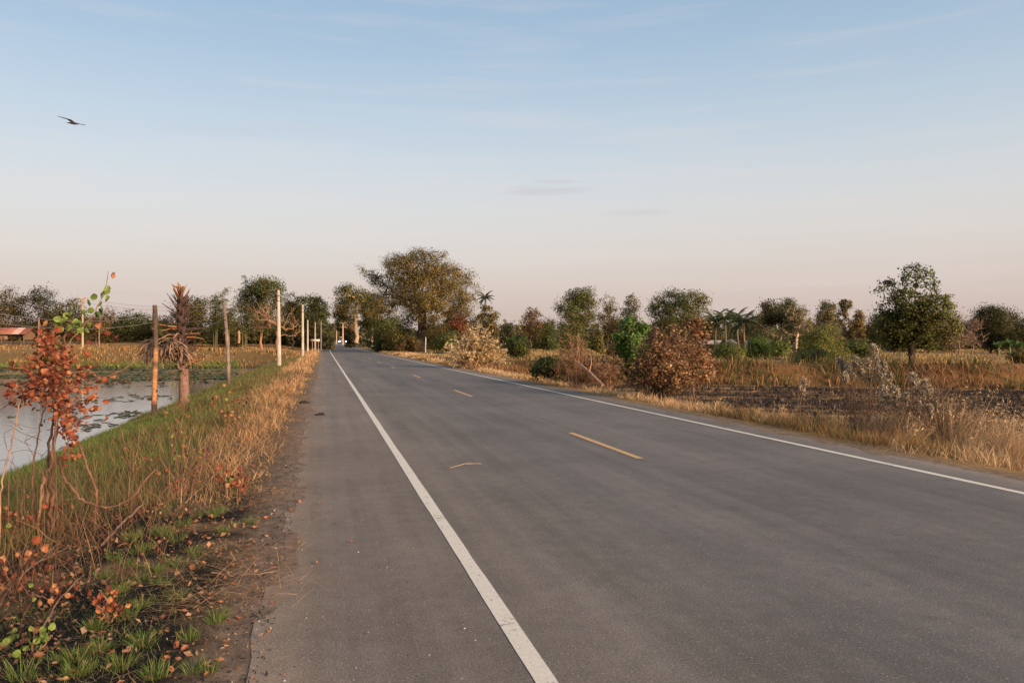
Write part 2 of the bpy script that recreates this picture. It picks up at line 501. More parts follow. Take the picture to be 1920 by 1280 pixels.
tag(g_obj, 'straw coloured and charred earth on both sides of the road', 'ground', kind='structure')

# pond
px_, py_ = steps((-90, -12, 6), (-12, -4, 1)), steps((-30, 120, 6))
PX, PY = np.meshgrid(px_, py_, indexing='ij')
a_, b_ = np.meshgrid(np.arange(len(px_) - 1), np.arange(len(py_) - 1), indexing='ij')
nn = len(py_)
Fp = np.stack([a_ * nn + b_, (a_ + 1) * nn + b_, (a_ + 1) * nn + b_ + 1, a_ * nn + b_ + 1], -1).reshape(-1, 4)
pond = mk('water', np.stack([PX, PY, np.full(PX.shape, WATER)], -1), Fp, mat_water())
tag(pond, 'pale reflecting pond water beside the road', 'pond', kind='structure')

# road
ry = steps((-20, 2, 2), (2, 40, .25), (40, 130, 1), (130, 420, 5), (420, 700, 20))
def strip(u0, u1, ys, dz, cols=1, ragL=0, ragR=0, seed=0):
    us = np.linspace(u0, u1, cols + 1)
    Vs = np.zeros((len(ys), cols + 1, 3))
    for k, u in enumerate(us):
        uu = np.full(len(ys), u, float)
        if k == 0 and ragL: uu = uu + ragL * (fbm(ys * 1.3, ys * 0, seed, 6) - .5)
        if k == cols and ragR: uu = uu + ragR * (fbm(ys * 1.3, ys * 0 + 9, seed, 6) - .5)
        Vs[:, k, 0] = uu + xo(ys); Vs[:, k, 1] = ys; Vs[:, k, 2] = rz(ys) + dz
    i, j = np.meshgrid(np.arange(len(ys) - 1), np.arange(cols), indexing='ij'); m_ = cols + 1
    Fs = np.stack([i * m_ + j, i * m_ + j + 1, (i + 1) * m_ + j + 1, (i + 1) * m_ + j], -1).reshape(-1, 4)
    return Vs.reshape(-1, 3), Fs
V, F = strip(ROAD_L, ROAD_R, ry, 0.0, 8, .22, .16, 31)
road = mk('road', V, F, mat_asphalt(), None, None, True)
tag(road, 'worn grey asphalt road running straight to the far trees', 'road', kind='structure')
M_WHITE, M_YEL = mat_paint('white_road_paint', (.62, .57, .48), .83), mat_paint('yellow_road_paint', (.52, .31, .13), .82)
for u, wd in ((.957, .10), (6.76, .10)):
    V, F = strip(u - wd / 2, u + wd / 2, ry, .003, 2, .012, .012, 33)
    mk('edge_line', V, F, M_WHITE, road)
for k in range(-1, 12):
    y0 = 9.65 + 12.05 * k
    V, F = strip(3.97 - .05, 3.97 + .05, np.linspace(y0, y0 + 3, 13), .004, 2, .014, .014, 35 + k)
    mk('centre_dash', V, F, M_YEL, road)

# ------------------------------------------------------------------ plants: blades, leaves, trees
def lerp(a, b, t):
    return np.asarray(a) * (1 - t) + np.asarray(b) * t

def pal_cols(pal, n, jit=.25):
    """n colours mixed at random from a palette of (colour, weight)"""
    cs = np.array([p[0] for p in pal]); ws = np.array([p[1] for p in pal], float); ws /= ws.sum()
    c = cs[RNG.choice(len(cs), n, p=ws)]
    return c * (1 + jit * (RNG.random((n, 1)) * 2 - 1))

def blade_geo(P, h, wd, az, lean0, bend, cb, ct, seg=2):
    """arching tapered blades, all numpy. lean0 is the angle from the vertical at the foot, bend what is added by the tip"""
    n = len(P)
    h = np.broadcast_to(h, n); wd = np.broadcast_to(wd, n); lean0 = np.broadcast_to(lean0, n); bend = np.broadcast_to(bend, n)
    d = np.stack([np.cos(az), np.sin(az), np.zeros(n)], -1)
    fa = RNG.random(n) * 6.283
    s = np.stack([np.cos(fa), np.sin(fa), np.zeros(n)], -1) * (wd / 2)[:, None]
    cur = P.copy(); Vs, Cs = [], []
    for k in range(seg + 1):
        t = k / seg
        if k:
            phi = lean0 + bend * (t - .5 / seg)
            cur = cur + (h / seg)[:, None] * (np.sin(phi)[:, None] * d + np.cos(phi)[:, None] * np.array((0, 0, 1.0)))
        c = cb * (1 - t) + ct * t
        if k < seg:
            wk = 1 - .55 * t
            Vs += [cur - s * wk, cur + s * wk]; Cs += [c, c]
        else:
            Vs.append(cur); Cs.append(c)
    m_ = 2 * seg + 1
    V = np.stack(Vs, 1).reshape(-1, 3); Cc = np.stack(Cs, 1).reshape(-1, 3)
    f = []
    for k in range(seg - 1):
        a = 2 * k; f += [(a, a + 1, a + 3), (a, a + 3, a + 2)]
    f.append((2 * seg - 2, 2 * seg - 1, 2 * seg))
    f = np.array(f)
    F = (f[None] + (np.arange(n) * m_)[:, None, None]).reshape(-1, 3)
    return V, F, Cc

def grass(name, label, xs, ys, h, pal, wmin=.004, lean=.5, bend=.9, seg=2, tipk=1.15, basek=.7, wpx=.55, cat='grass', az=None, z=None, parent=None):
    n = len(xs)
    zz = gz(xs, ys) if z is None else z
    P = np.stack([xs, ys, zz - .02], -1)
    D = np.maximum(depth(xs, ys), 2)
    wd = np.maximum(wmin, wpx * D / 800) * (.7 + .6 * RNG.random(n))
    c = pal_cols(pal, n, .3)
    a = RNG.random(n) * 6.283 if az is None else az + RNG.normal(size=n) * .8
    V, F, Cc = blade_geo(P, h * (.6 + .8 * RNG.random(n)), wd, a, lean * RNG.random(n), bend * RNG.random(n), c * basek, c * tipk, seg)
    o = mk(name, V, F, M_GRASS, parent, Cc)
    if parent is None: tag(o, label, cat, kind='stuff')
    return o

def leaf_geo(P, size, c, droop=.0, aspect=.7, up=.3):
    """leaf-sized folded quads"""
    n = len(P)
    d = rnd_dirs(n); d[:, 2] = d[:, 2] * .8 - droop; d = unit(d)
    nn = rnd_dirs(n); nn[:, 2] = np.abs(nn[:, 2]) + up; nn = unit(nn)
    s = unit(np.cross(d, nn)); nrm = np.cross(s, d)
    sz = np.broadcast_to(size, n)[:, None] * (.65 + .7 * RNG.random((n, 1)))
    V = np.stack([P, P + sz * (.5 * d + aspect * .5 * s + .10 * nrm), P + sz * d, P + sz * (.5 * d - aspect * .5 * s + .10 * nrm)], 1)
    k = np.arange(n)[:, None] * 4
    F = np.concatenate([k + np.array((0, 1, 2)), k + np.array((0, 2, 3))])
    return V.reshape(-1, 3), F, np.repeat(c, 4, 0)

def grow(trunk, targets, r_tip, r_base, k=5, mb=None, colr=(.10, .075, .055), wob=.12, kink=.25, minr=0.0):
    """a branch to every target, each leaving the nearest lower part of what is already there"""
    pts = [np.array(p, float) for p in trunk]; par = [-1] + list(range(len(trunk) - 1))
    A = np.zeros((len(trunk) + len(targets) * 4, 3)); A[:len(pts)] = pts
    chains = [list(range(len(trunk)))]
    base = np.array(trunk[-1]); order = np.argsort(np.linalg.norm(targets - base, axis=1) + .6 * np.abs(targets[:, 2] - base[2]) * 0)
    nb0 = max(1, len(trunk) // 2)
    ends = np.zeros(len(targets), int)
    for ti in order:
        t = targets[ti]; n = len(pts)
        dv = t - A[nb0:n]
        dist = np.linalg.norm(dv, axis=1)
        cost = dist + 1.0 * np.maximum(0, A[nb0:n, 2] - t[2] + .12 * dist)
        j = int(np.argmin(cost)) + nb0
        p0 = A[j]; L = np.linalg.norm(t - p0)
        ch = [j]
        for f in (.35, .7, 1.0):
            q = p0 + (t - p0) * f
            if f < 1: q = q + np.array((0, 0, kink * L * math.sin(f * 3.14159) * .5)) + RNG.normal(size=3) * wob * L * .5
            A[len(pts)] = q; pts.append(q); par.append(ch[-1]); ch.append(len(pts) - 1)
        chains.append(ch); ends[ti] = len(pts) - 1
    cnt = np.zeros(len(pts))
    for e in ends:
        cnt[e] += 1
    for i in range(len(pts) - 1, 0, -1):
        cnt[par[i]] += cnt[i]
    tot = max(cnt[0], 1)
    ex = .62
    rad = np.maximum(r_tip + (r_base - r_tip) * (cnt / tot) ** ex, minr)
    if mb is not None:
        P = np.array(pts)
        for ci, ch in enumerate(chains):
            r = rad[ch].copy()
            if ci: r[0] = min(r[0], r[1] * 1.25)
            else:
                r = np.maximum(r, r_base * np.linspace(1, .62, len(r))); r[0] *= 1.25
            mb.tube(P[ch], r, k if (ci == 0 or r[0] > r_base * .3) else max(3, k - 2), np.asarray(colr) * (1 + .2 * (RNG.random() - .5)), cap=ci == 0)
    return np.array(pts), par, chains, rad

def sample_lobes(lobes, n, shell=.5):
    L = np.array([l[:6] for l in lobes]); wv = np.array([(l[6] if len(l) > 6 else 1) * l[3] * l[4] * l[5] for l in lobes]); wv = wv ** .75; wv /= wv.sum()
    k = RNG.choice(len(L), n, p=wv)
    d = rnd_dirs(n); r = RNG.random(n) ** (1 / 3 * (1 - shell * .7))
    return L[k, :3] + d * r[:, None] * L[k, 3:6]

G_OLIVE = [((.115, .108, .035), 3), ((.15, .13, .045), 2), ((.085, .085, .03), 2), ((.19, .135, .05), 1)]
G_DARK = [((.052, .056, .024), 3), ((.075, .072, .028), 2), ((.10, .085, .034), 1)]
G_GREEN = [((.095, .13, .034), 3), ((.13, .16, .042), 2), ((.07, .092, .027), 2)]
G_BRIGHT = [((.09, .16, .035), 3), ((.13, .19, .05), 2), ((.06, .11, .03), 2)]
G_YEL = [((.17, .155, .045), 3), ((.22, .18, .055), 2), ((.12, .115, .036), 2)]
G_BROWN = [((.17, .095, .04), 3), ((.23, .13, .055), 2), ((.10, .06, .03), 2)]
G_TAMA = [((.19, .135, .055), 3), ((.23, .16, .065), 2), ((.13, .10, .04), 2), ((.27, .175, .075), 1)]
G_RUST = [((.22, .085, .04), 3), ((.28, .12, .055), 2), ((.14, .06, .03), 2)]
G_GREY = [((.15, .135, .08), 3), ((.18, .155, .095), 2), ((.12, .105, .06), 2)]
BK_GREY, BK_PALE, BK_DARK, BK_ORNG = (.17, .135, .10), (.34, .25, .17), (.07, .055, .042), (.26, .14, .08)

def tree(name, label, px, Z, ytop, wpx, pal, cb=.3, nl=6, nc=110, lp=36, ls=None, cr=None, r0=None, bark=BK_GREY, lobes_px=None,
         droop=.1, cat='tree', group=None, seed=1, shell=.5, lean=0.0, stems=1, parts=('trunk', 'crown'), ybase=None, twigs=0, kink=.25, dfac=.8, topfrac=.55, thin=None):
    """tapered trunk with limbs to every leaf clump. px/ytop/wpx: where it stands and how large it is, read at distance Z"""
    global RNG
    RNG = np.random.default_rng(seed * 7919 + 3)
    b = at(px, Z)
    if ybase is not None: b[2] = EYE + (CY - ybase) * Z / FPX
    H = EYE + (CY - ytop) * Z / FPX - b[2]
    W = wpx * Z / FPX
    root = empty(name, b, label, cat, group)
    if lobes_px:
        lobes = []
        for (lx, ly, rx, ryv, *wt) in lobes_px:
            dx = (lx - px) * Z / FPX; hz = EYE + (CY - ly) * Z / FPX - b[2]
            rxm, rzm = rx * Z / FPX, ryv * Z / FPX
            dep = (RNG.random() - .5) * W * .45 * (1 if len(wt) < 2 else wt[1])
            lobes.append((dx * CYW + dep * SY, -dx * SY + dep * CYW, hz, rxm, rxm * dfac, rzm, wt[0] if wt else 1))
    else:
        lobes = []
        c0 = H * cb
        for i in range(nl):
            hf = .1 + .75 * (i + RNG.random() * .6) / nl
            prof = math.sin(math.pi * min(1, max(.18, .22 + hf * .72))) ** .8
            an = i * 2.4 + RNG.random(); ro = W * .5 * prof * (.35 + .3 * RNG.random())
            rr = W * .5 * (.38 + .22 * RNG.random()) * (.7 + .4 * prof)
            lobes.append((math.cos(an) * ro, math.sin(an) * ro, c0 + (H - c0) * hf, rr, rr, min(rr * .9, (H - c0) * .3), 1))
        lobes.append((W * .05, 0, H - (H - c0) * .2, W * .25, W * .25, (H - c0) * .2, 1))
    T = sample_lobes(lobes, nc, shell)
    T[:, 2] = np.maximum(T[:, 2], .12 * H)
    r0 = r0 or max(.04, H * .016)
    mb = MB()
    cr = cr or W * .085
    ls = (ls or max(.05, 1.35 * Z / 800)) * 1.0
    lp = int(lp * 1.9) if Z > 40 else lp
    groups = [T] if stems == 1 else [T[np.argmin([np.linalg.norm(T[:, :2] - np.array((math.cos(a) * W * .3, math.sin(a) * W * .3)), axis=1) for a in np.arange(stems) * 6.283 / stems], axis=0) == s] for s in range(stems)]
    for si, Tg in enumerate(groups):
        if len(Tg) == 0: continue
        m_ = Tg.mean(0)
        th = max(.12 * H, min(m_[2], cb * H + .12 * H)) if stems == 1 else m_[2] * topfrac
        off = np.zeros(3) if stems == 1 else np.array((math.cos(si * 6.283 / stems), math.sin(si * 6.283 / stems), 0)) * W * .05
        tip = np.array((m_[0] * .35 + lean * H, m_[1] * .35, th))
        tr = [off + (tip - off) * f + np.array((RNG.normal() * .015 * H, RNG.normal() * .015 * H, 0)) * (0 < f < 1) for f in (0, .25, .5, .75, 1)]
        tr[0][2] = -.15
        grow(tr, Tg, max(.006, .28 * Z / 800 * .6), r0 / math.sqrt(stems), 7, mb, bark, kink=kink)
    if twigs:
        tw = np.repeat(T, twigs, 0)
        dr = rnd_dirs(len(tw)); dr[:, 2] = np.abs(dr[:, 2]) * .8 + .1
        L = cr * 1.6 * (.5 + RNG.random(len(tw)))
        c = np.tile(np.asarray(bark), (len(tw), 1)) * (.8 + .4 * RNG.random((len(tw), 1)))
        V, F, Cc = blade_geo(tw, L, .35 * Z / 800, np.arctan2(dr[:, 1], dr[:, 0]), np.arccos(np.clip(dr[:, 2], -1, 1)), (RNG.random(len(tw)) - .5), c, c)
        mb.add(V, F, Cc)
    mb.build(parts[0], M_BARK, root, True)
    if lp:
        cnt = np.maximum(2, (lp * (.45 + 1.1 * RNG.random(nc))).astype(int))
        if thin: cnt = np.where(T[:, 2] > thin[0] * H, np.maximum(2, cnt * thin[1]), cnt).astype(int)
        Tl = np.repeat(T, cnt, 0)
        crs = np.repeat(cr * (.6 + .8 * RNG.random(nc)), cnt)[:, None]
        if thin: crs = crs * np.where(Tl[:, 2:] > thin[0] * H, .6, 1)
        P = Tl + np.clip(RNG.normal(size=Tl.shape), -1.7, 1.7) * crs * np.array((1, 1, .75))
        P[:, 2] = np.maximum(P[:, 2], .04)
        cc = (np.repeat(pal_cols(pal, nc, .22), cnt, 0) * .62 + pal_cols(pal, len(Tl), .25) * .38) * 1.55
        V, F, Cc = leaf_geo(P, ls, cc, droop)
        o = mk(parts[1], V, F, M_LEAF, root, Cc, True)
        cen = T.mean(0)
        nv = unit(P - Tl) * .55 + unit((P - cen) / np.array((W, W, H)) ) * .55 + rnd_dirs(len(P)) * .35 + np.array((0, 0, .12))
        o.data.normals_split_custom_set_from_vertices(np.repeat(unit(nv), 4, 0).astype(np.float32).tolist())
    return root

def spray(px, Z, tips, pal, n=40, nl=26, ls=.1, r=.008, bark=(.2, .11, .07), label=None, name='shrub', cat='shrub', root=None, seed=1, jit=10, side=.12, upright=.0, frm=.35, parts=('stems', 'foliage'), footw=.18, group=None):
    """a shrub of separate stems fanning out from the foot, leaves set along the outer part of each"""
    RG_(seed)
    b = at(px, Z)
    if root is None: root = empty(name, b, label, cat, group)
    else: b = np.array(root.location)
    mb = MB(); Lp = []
    tips = np.array(tips, float)
    for i in range(n):
        a, c = tips[RNG.integers(len(tips))], tips[RNG.integers(len(tips))]
        f = RNG.random() * .5
        tx, ty = a * (1 - f) + c * f + RNG.normal(size=2) * jit
        tip = pt(tx, ty, Z + RNG.normal() * footw * 2.2) - b
        foot = np.array((RNG.normal() * footw, RNG.normal() * footw, -.05))
        t = np.linspace(0, 1, 7)[:, None]
        P = foot + (tip - foot) * np.concatenate([t ** 1.35, t ** 1.35, t ** (.9 - upright)], 1)
        P[1:-1] += RNG.normal(size=(5, 3)) * .02 * np.linalg.norm(tip - foot)
        rr = r * (.6 + .8 * RNG.random())
        mb.tube(P, np.linspace(rr, rr * .3, 7), 4, np.asarray(bark) * (.7 + .6 * RNG.random()), False)
        q = frm + (1 - frm) * RNG.random(nl)
        base = np.stack([np.interp(q, t[:, 0], P[:, j]) for j in range(3)], -1)
        d = rnd_dirs(nl); d[:, 2] = np.abs(d[:, 2]) * .7
        Lp.append(base + d * side * RNG.random((nl, 1)))
    mb.build(parts[0], M_BARK, root, True)
    Lp = np.concatenate(Lp); Lp[:, 2] = np.maximum(Lp[:, 2], gz(Lp[:, 0] + b[0], Lp[:, 1] + b[1]) - b[2] + .02)
    cc = np.repeat(pal_cols(pal, n, .15), nl, 0) * .4 + pal_cols(pal, len(Lp), .3) * .6
    V, F, Cc = leaf_geo(Lp, ls, cc, .2, .5)
    mk(parts[1], V, F, M_LEAF, root, Cc)
    return root

def RG_(s):
    global RNG
    RNG = np.random.default_rng(s)
G_RAIN = [((.20, .155, .052), 3), ((.245, .185, .066), 2), ((.145, .12, .042), 2), ((.28, .19, .08), 1)]
# ------------------------------------------------------------------ the trees, left bank to right field
def RG(s):
    global RNG
    RNG = np.random.default_rng(s)

# far left, behind the pond
tree('broadleaf_tree', 'dark olive tree at the far edge of frame behind the rusty roofed shed', 8, 150, 547, 95, G_TAMA + G_DARK, cb=.12, nc=150, seed=11, bark=BK_DARK)
tree('broadleaf_tree', 'tall feathery dark tree with open crown right of the rusty roofed shed', 76, 145, 537, 78, G_DARK, cb=.15, nc=120, lp=26, seed=12, bark=BK_DARK, shell=.8, twigs=3)
tree('broadleaf_tree', 'low olive bushy tree between feathery tree and distant crossarm pole', 122, 150, 563, 80, G_OLIVE, cb=.08, nc=120, seed=13, bark=BK_DARK)
tree('broadleaf_tree', 'small brownish round tree just right of the distant crossarm pole', 180, 160, 590, 70, G_TAMA, cb=.1, nc=90, seed=14)
tree('bare_tree', 'small leafless twiggy tree peeking over the low trees beyond the pond', 204, 165, 574, 36, G_GREY, cb=.3, nc=46, lp=0, twigs=4, seed=15, bark=(.13, .10, .085), cr=.8)
tree('broadleaf_tree', 'low round green tree in the gap beyond the pond', 246, 165, 589, 96, G_GREEN + G_DARK, cb=.06, nc=130, seed=16, bark=BK_DARK)
tree('broadleaf_tree', 'dark low tree behind the tall wooden post', 300, 160, 598, 70, G_DARK, cb=.06, nc=100, seed=17, bark=BK_DARK)
tree('broadleaf_tree', 'olive tree with rounded top directly behind the dead palm', 362, 135, 557, 78, G_OLIVE, cb=.1, nc=150, seed=18, bark=BK_DARK)
tree('broadleaf_tree', 'dense dark undergrowth tree below the bamboo plumes', 420, 128, 592, 80, G_DARK + G_OLIVE, cb=.05, nc=130, seed=19, bark=BK_DARK)
tree('vine_covered_tree', 'tall green vine covered tree left of the concrete poles', 492, 110, 517, 96, G_GREEN + G_OLIVE, seed=20, bark=BK_ORNG, nc=240, lp=40, cr=.55,
     lobes_px=[(488, 538, 22, 17, 1.4), (512, 540, 20, 16, 1.3), (468, 562, 22, 20), (505, 568, 26, 20), (480, 590, 26, 16), (526, 545, 9, 15), (455, 575, 12, 14), (500, 605, 30, 18)])
tree('bare_tree', 'orange barked leafless tree with spreading limbs behind the nearest concrete pole', 524, 92, 565, 105, G_YEL, seed=21, bark=(.22, .125, .08), nc=75, lp=5, twigs=3, r0=.26, cr=.9, ybase=662,
     lobes_px=[(480, 600, 22, 25), (500, 585, 22, 20), (545, 600, 20, 20), (555, 625, 14, 8), (495, 610, 18, 16)])
tree('broadleaf_tree', 'narrow dark tree between the two nearest concrete poles', 546, 130, 547, 40, G_OLIVE + G_DARK, cb=.05, nc=150, seed=22, bark=BK_DARK,
     lobes_px=[(547, 562, 12, 14), (552, 585, 20, 18), (545, 612, 22, 18), (560, 600, 14, 20)])
tree('broadleaf_tree', 'dark green tree overhanging the far concrete poles', 588, 165, 555, 60, G_DARK + G_GREEN, nc=200, seed=23, bark=BK_DARK,
     lobes_px=[(570, 563, 8, 7), (587, 563, 12, 9), (598, 578, 15, 12), (585, 592, 24, 16), (604, 600, 12, 16), (590, 620, 26, 14), (612, 590, 5, 8)])
tree('broadleaf_tree', 'thick shadowy tree crowding the verge behind the row of poles', 573, 145, 590, 60, G_DARK, cb=.03, nc=120, seed=24, bark=BK_DARK)

def bamboo(px, Z, ytop, wpx, label, n=9, seed=1, side=0):
    RG(seed)
    b = at(px, Z); H = EYE + (CY - ytop) * Z / FPX - b[2]; W = wpx * Z / FPX
    root = empty('bamboo_clump', b, label, 'bamboo', 'feathery bamboo clumps')
    for i in range(n):
        mb = MB(); an = RNG.random() * 6.283; hh = H * (1 if i == 0 else .7 + .3 * RNG.random()); sp = W * .5 * (.3 + .7 * RNG.random())
        dx = np.array((math.cos(an), math.sin(an), 0)) * sp + np.array((side * W * .3, 0, 0))
        t = np.linspace(0, 1, 9)
        P = np.outer(t ** 2.2, dx) + np.outer(t * hh * (1 - .10 * t ** 6), (0, 0, 1)) + np.array((RNG.normal() * .15, RNG.normal() * .15, -.1))
        mb.tube(P, np.linspace(.05, .012, 9), 5, (.20, .19, .08))
        mb.build('culm', M_BARK, root)
        # side twigs with hanging narrow leaves
        k = 34; tt = .38 + .62 * RNG.random(k); o = np.stack([np.interp(tt, t, P[:, j]) for j in range(3)], -1)
        L = .55 + .9 * (1 - tt); a2 = RNG.random(k) * 6.283
        Lp, Lc = [], []
        for q in range(k):
            m_ = 12; s = np.linspace(.15, 1, m_)[:, None]
            tw = o[q] + s * L[q] * np.array((math.cos(a2[q]), math.sin(a2[q]), .25)) - np.array((0, 0, 1)) * (s ** 2) * L[q] * .55
            Lp.append(tw + RNG.normal(size=tw.shape) * .08)
        Lp = np.concatenate(Lp)
        V, F, Cc = leaf_geo(Lp, .24, pal_cols(G_OLIVE + G_YEL[:1] + G_GREEN, len(Lp), .25), .9, .3)
        mk('foliage', V, F, M_LEAF, root, Cc)
    return root
bamboo(405, 122, 524, 55, 'feathery bamboo clump arching behind the slanting wooden post', 10, 41)
bamboo(458, 112, 499, 30, 'tall thin bamboo plumes rising left of the vine covered tree', 5, 42)
bamboo(430, 124, 548, 40, 'shorter bamboo clump in front of the dark undergrowth tree', 6, 43)

# middle distance round the end of the road
tree('roadside_tree', 'tall lacy tree with pale forked trunk beside the road far ahead', 667, 185, 534, 92, G_OLIVE + G_YEL, seed=51, bark=(.34, .24, .16), nc=230, lp=30, cr=.75, r0=.45, ybase=642,
     lobes_px=[(655, 550, 20, 14), (640, 570, 14, 14), (672, 560, 18, 18), (690, 570, 18, 22), (650, 585, 22, 14), (636, 590, 10, 10), (700, 590, 14, 16)])
tree('roadside_tree', 'golden green tree half hidden behind the lacy forked tree', 698, 175, 560, 46, G_YEL + G_OLIVE, seed=52, nc=130, cb=.3, bark=BK_PALE, r0=.3)
tree('broadleaf_tree', 'hazy tree closing the road beyond the two vehicles', 640, 430, 592, 40, G_GREY + G_GREEN, seed=53, nc=100, cb=.1)
tree('broadleaf_tree', 'hazy low tree at the road end on the pole side', 622, 400, 608, 26, G_GREY + G_DARK, seed=54, nc=80, cb=.05)
tree('broadleaf_tree', 'far brownish tree above the dark oncoming car', 658, 420, 596, 34, G_GREY + G_TAMA, seed=55, nc=90, cb=.1)
tree('dense_bush', 'dark green bush at the foot of the lacy forked tree', 658, 190, 622, 22, G_DARK, seed=56, nc=60, cb=.02, cat='bush', stems=4, parts=('stems', 'foliage'))
tree('dense_bush', 'big green thicket between forked tree and huge brown tree', 725, 140, 592, 75, G_OLIVE + G_GREEN, seed=57, nc=200, cb=.02, cat='bush', stems=5, parts=('stems', 'foliage'))
tree('dense_bush', 'sunlit yellow green bush beside the road before the huge tree', 745, 115, 620, 55, G_OLIVE + G_YEL, seed=58, nc=120, cb=.02, cat='bush', stems=5, parts=('stems', 'foliage'))
tree('dense_bush', 'dark low bush on the verge left of the huge tree trunk', 722, 118, 634, 40, G_DARK + G_GREEN, seed=59, nc=90, cb=.02, cat='bush', stems=5, parts=('stems', 'foliage'))
tree('dense_bush', 'pale bramble mound hanging over straw verge by the huge tree', 762, 108, 630, 46, G_BROWN + G_OLIVE, seed=60, nc=90, cb=.02, cat='bush', stems=5, parts=('stems', 'foliage'))
tree('dense_bush', 'green thicket filling the space behind the huge tree trunk', 812, 135, 612, 80, G_GREEN + G_OLIVE, seed=61, nc=160, cb=.02, cat='bush', stems=5, parts=('stems', 'foliage'))
tree('rain_tree', 'huge spreading brown leaved tree with thick dark trunk near the road', 790, 115, 464, 228, G_RAIN, seed=62, bark=(.06, .045, .035), nc=1400, lp=25, cr=.5, r0=.62, ls=.17, shell=.35, twigs=2, kink=.45, cat='tree', droop=.35,
     lobes_px=[(795, 500, 36, 28, 1.2), (755, 505, 30, 20, 1), (830, 520, 36, 28, 1.2), (716, 525, 26, 16, .8), (690, 512, 15, 8, .5), (780, 545, 48, 34, 1.5), (845, 560, 34, 34, 1.2), (738, 555, 28, 22, .6),
               (872, 520, 20, 16, .6), (806, 582, 34, 28, 1.2), (702, 560, 20, 12, .7), (858, 592, 24, 28, .9), (846, 614, 24, 20, .8), (818, 622, 20, 14, .6), (758, 612, 18, 14, .6), (890, 552, 10, 22, .5), (680, 508, 10, 5, .4), (870, 620, 16, 14, .5), (728, 578, 24, 18, .7), (882, 570, 13, 24, .5), (785, 478, 18, 12, .6), (820, 482, 18, 9, .5), (885, 530, 10, 12, .4), (768, 590, 20, 18, .6), (735, 490, 14, 14, .5)])
tree('rust_leaved_shrub', 'reddish brown leaved shrub under the huge tree branches', 856, 108, 590, 46, G_RUST, seed=63, nc=90, lp=34, cb=.1, cat='bush', stems=3, parts=('stems', 'foliage'), bark=BK_DARK)
tree('broadleaf_tree', 'bushy olive tree below the fan palm right of the huge tree', 912, 122, 572, 56, G_OLIVE + G_TAMA, seed=64, nc=150, cb=.1, bark=BK_DARK)
tree('dense_bush', 'green scrub between huge tree and yellow leaved shrub', 838, 98, 624, 60, G_GREEN + G_OLIVE, seed=65, nc=100, cb=.02, cat='bush', stems=4, parts=('stems', 'foliage'))

# right field
tree('dense_bush', 'dark green rounded bush just right of the yellow leaved shrub', 968, 62, 633, 50, G_DARK + G_GREEN, seed=70, nc=130, lp=40, cb=.02, cat='bush', stems=5, parts=('stems', 'foliage'))
tree('broadleaf_tree', 'thin reddish tree standing alone left of the field trees', 996, 110, 576, 48, G_TAMA + G_RUST[:1], seed=71, nc=90, lp=20, cb=.25, twigs=2, shell=.8)
tree('broadleaf_tree', 'tall two toned green tree with slim trunks above the fallen branch', 1084, 95, 537, 82, G_OLIVE + G_GREEN, seed=72, nc=260, lp=28, cb=.35, bark=(.22, .12, .08), cr=.4,
     lobes_px=[(1082, 560, 22, 18, 1.2), (1098, 558, 20, 16), (1060, 580, 18, 16), (1088, 590, 28, 18), (1052, 572, 12, 10, .5), (1100, 600, 20, 16), (1075, 612, 24, 14), (1108, 575, 12, 12)])
tree('broadleaf_tree', 'sparse upright tree with twiggy top right of the two toned tree', 1140, 100, 553, 56, G_TAMA + G_OLIVE, seed=73, nc=120, lp=16, cb=.2, twigs=4, shell=.8)
tree('broadleaf_tree', 'sparse twiggy tree with dotted leaves beside the bright green shrub', 1180, 102, 552, 50, G_OLIVE + G_GREY, seed=74, nc=110, lp=16, cb=.2, twigs=4, shell=.8)
tree('bare_tree', 'leafless grey twiggy tree left of the round green tree', 1224, 98, 553, 44, G_GREY, seed=75, nc=90, lp=0, twigs=6, cb=.25, bark=(.22, .16, .12), cr=.6)
tree('broadleaf_tree', 'wide round green tree behind the brown leaved shrub', 1272, 95, 545, 115, G_GREEN + G_OLIVE, seed=76, nc=330, lp=30, cb=.12, cr=.42,
     lobes_px=[(1262, 562, 26, 16, 1.2), (1290, 565, 24, 15), (1312, 570, 14, 14, .6), (1240, 580, 20, 16), (1275, 590, 40, 22, 1.3), (1318, 590, 14, 12, .5), (1265, 615, 40, 18)])
tree('large_leaved_shrub', 'bright green large leaved shrub behind the brown leaved shrub', 1186, 46, 589, 76, G_BRIGHT, seed=77, nc=150, lp=24, ls=.16, cb=.03, cat='shrub', stems=4, parts=('stems', 'foliage'), cr=.17)
tree('broadleaf_tree', 'yellowish round bush tree in the field below the sparse trees', 1122, 88, 622, 26, G_YEL, seed=78, nc=60, cb=.1)
tree('broadleaf_tree', 'low dark tree far left in the field treeline', 955, 140, 610, 60, G_DARK + G_GREY, seed=79, nc=90, cb=.03)
tree('broadleaf_tree', 'bluish green low tree behind the thin reddish tree', 1022, 130, 600, 56, G_DARK + G_GREEN, seed=80, nc=110, cb=.03)
tree('spreading_bush', 'pale green bush with flat tiers above the twiggy dead bush', 1072, 60, 598, 72, G_GREEN + G_YEL[:1], seed=81, nc=90, lp=18, cb=.1, cat='bush', stems=3, parts=('stems', 'foliage'), bark=(.25, .12, .07))
tree('broadleaf_tree', 'tall dark tree with twin crowns and bare lower trunk', 1464, 112, 563, 66, G_DARK + G_OLIVE, seed=82, nc=220, lp=32, bark=(.26, .17, .12),
     lobes_px=[(1450, 577, 17, 13, 1.2), (1482, 577, 14, 14, 1.2), (1465, 595, 28, 12), (1440, 600, 12, 14, .6), (1480, 610, 18, 12, .6)])
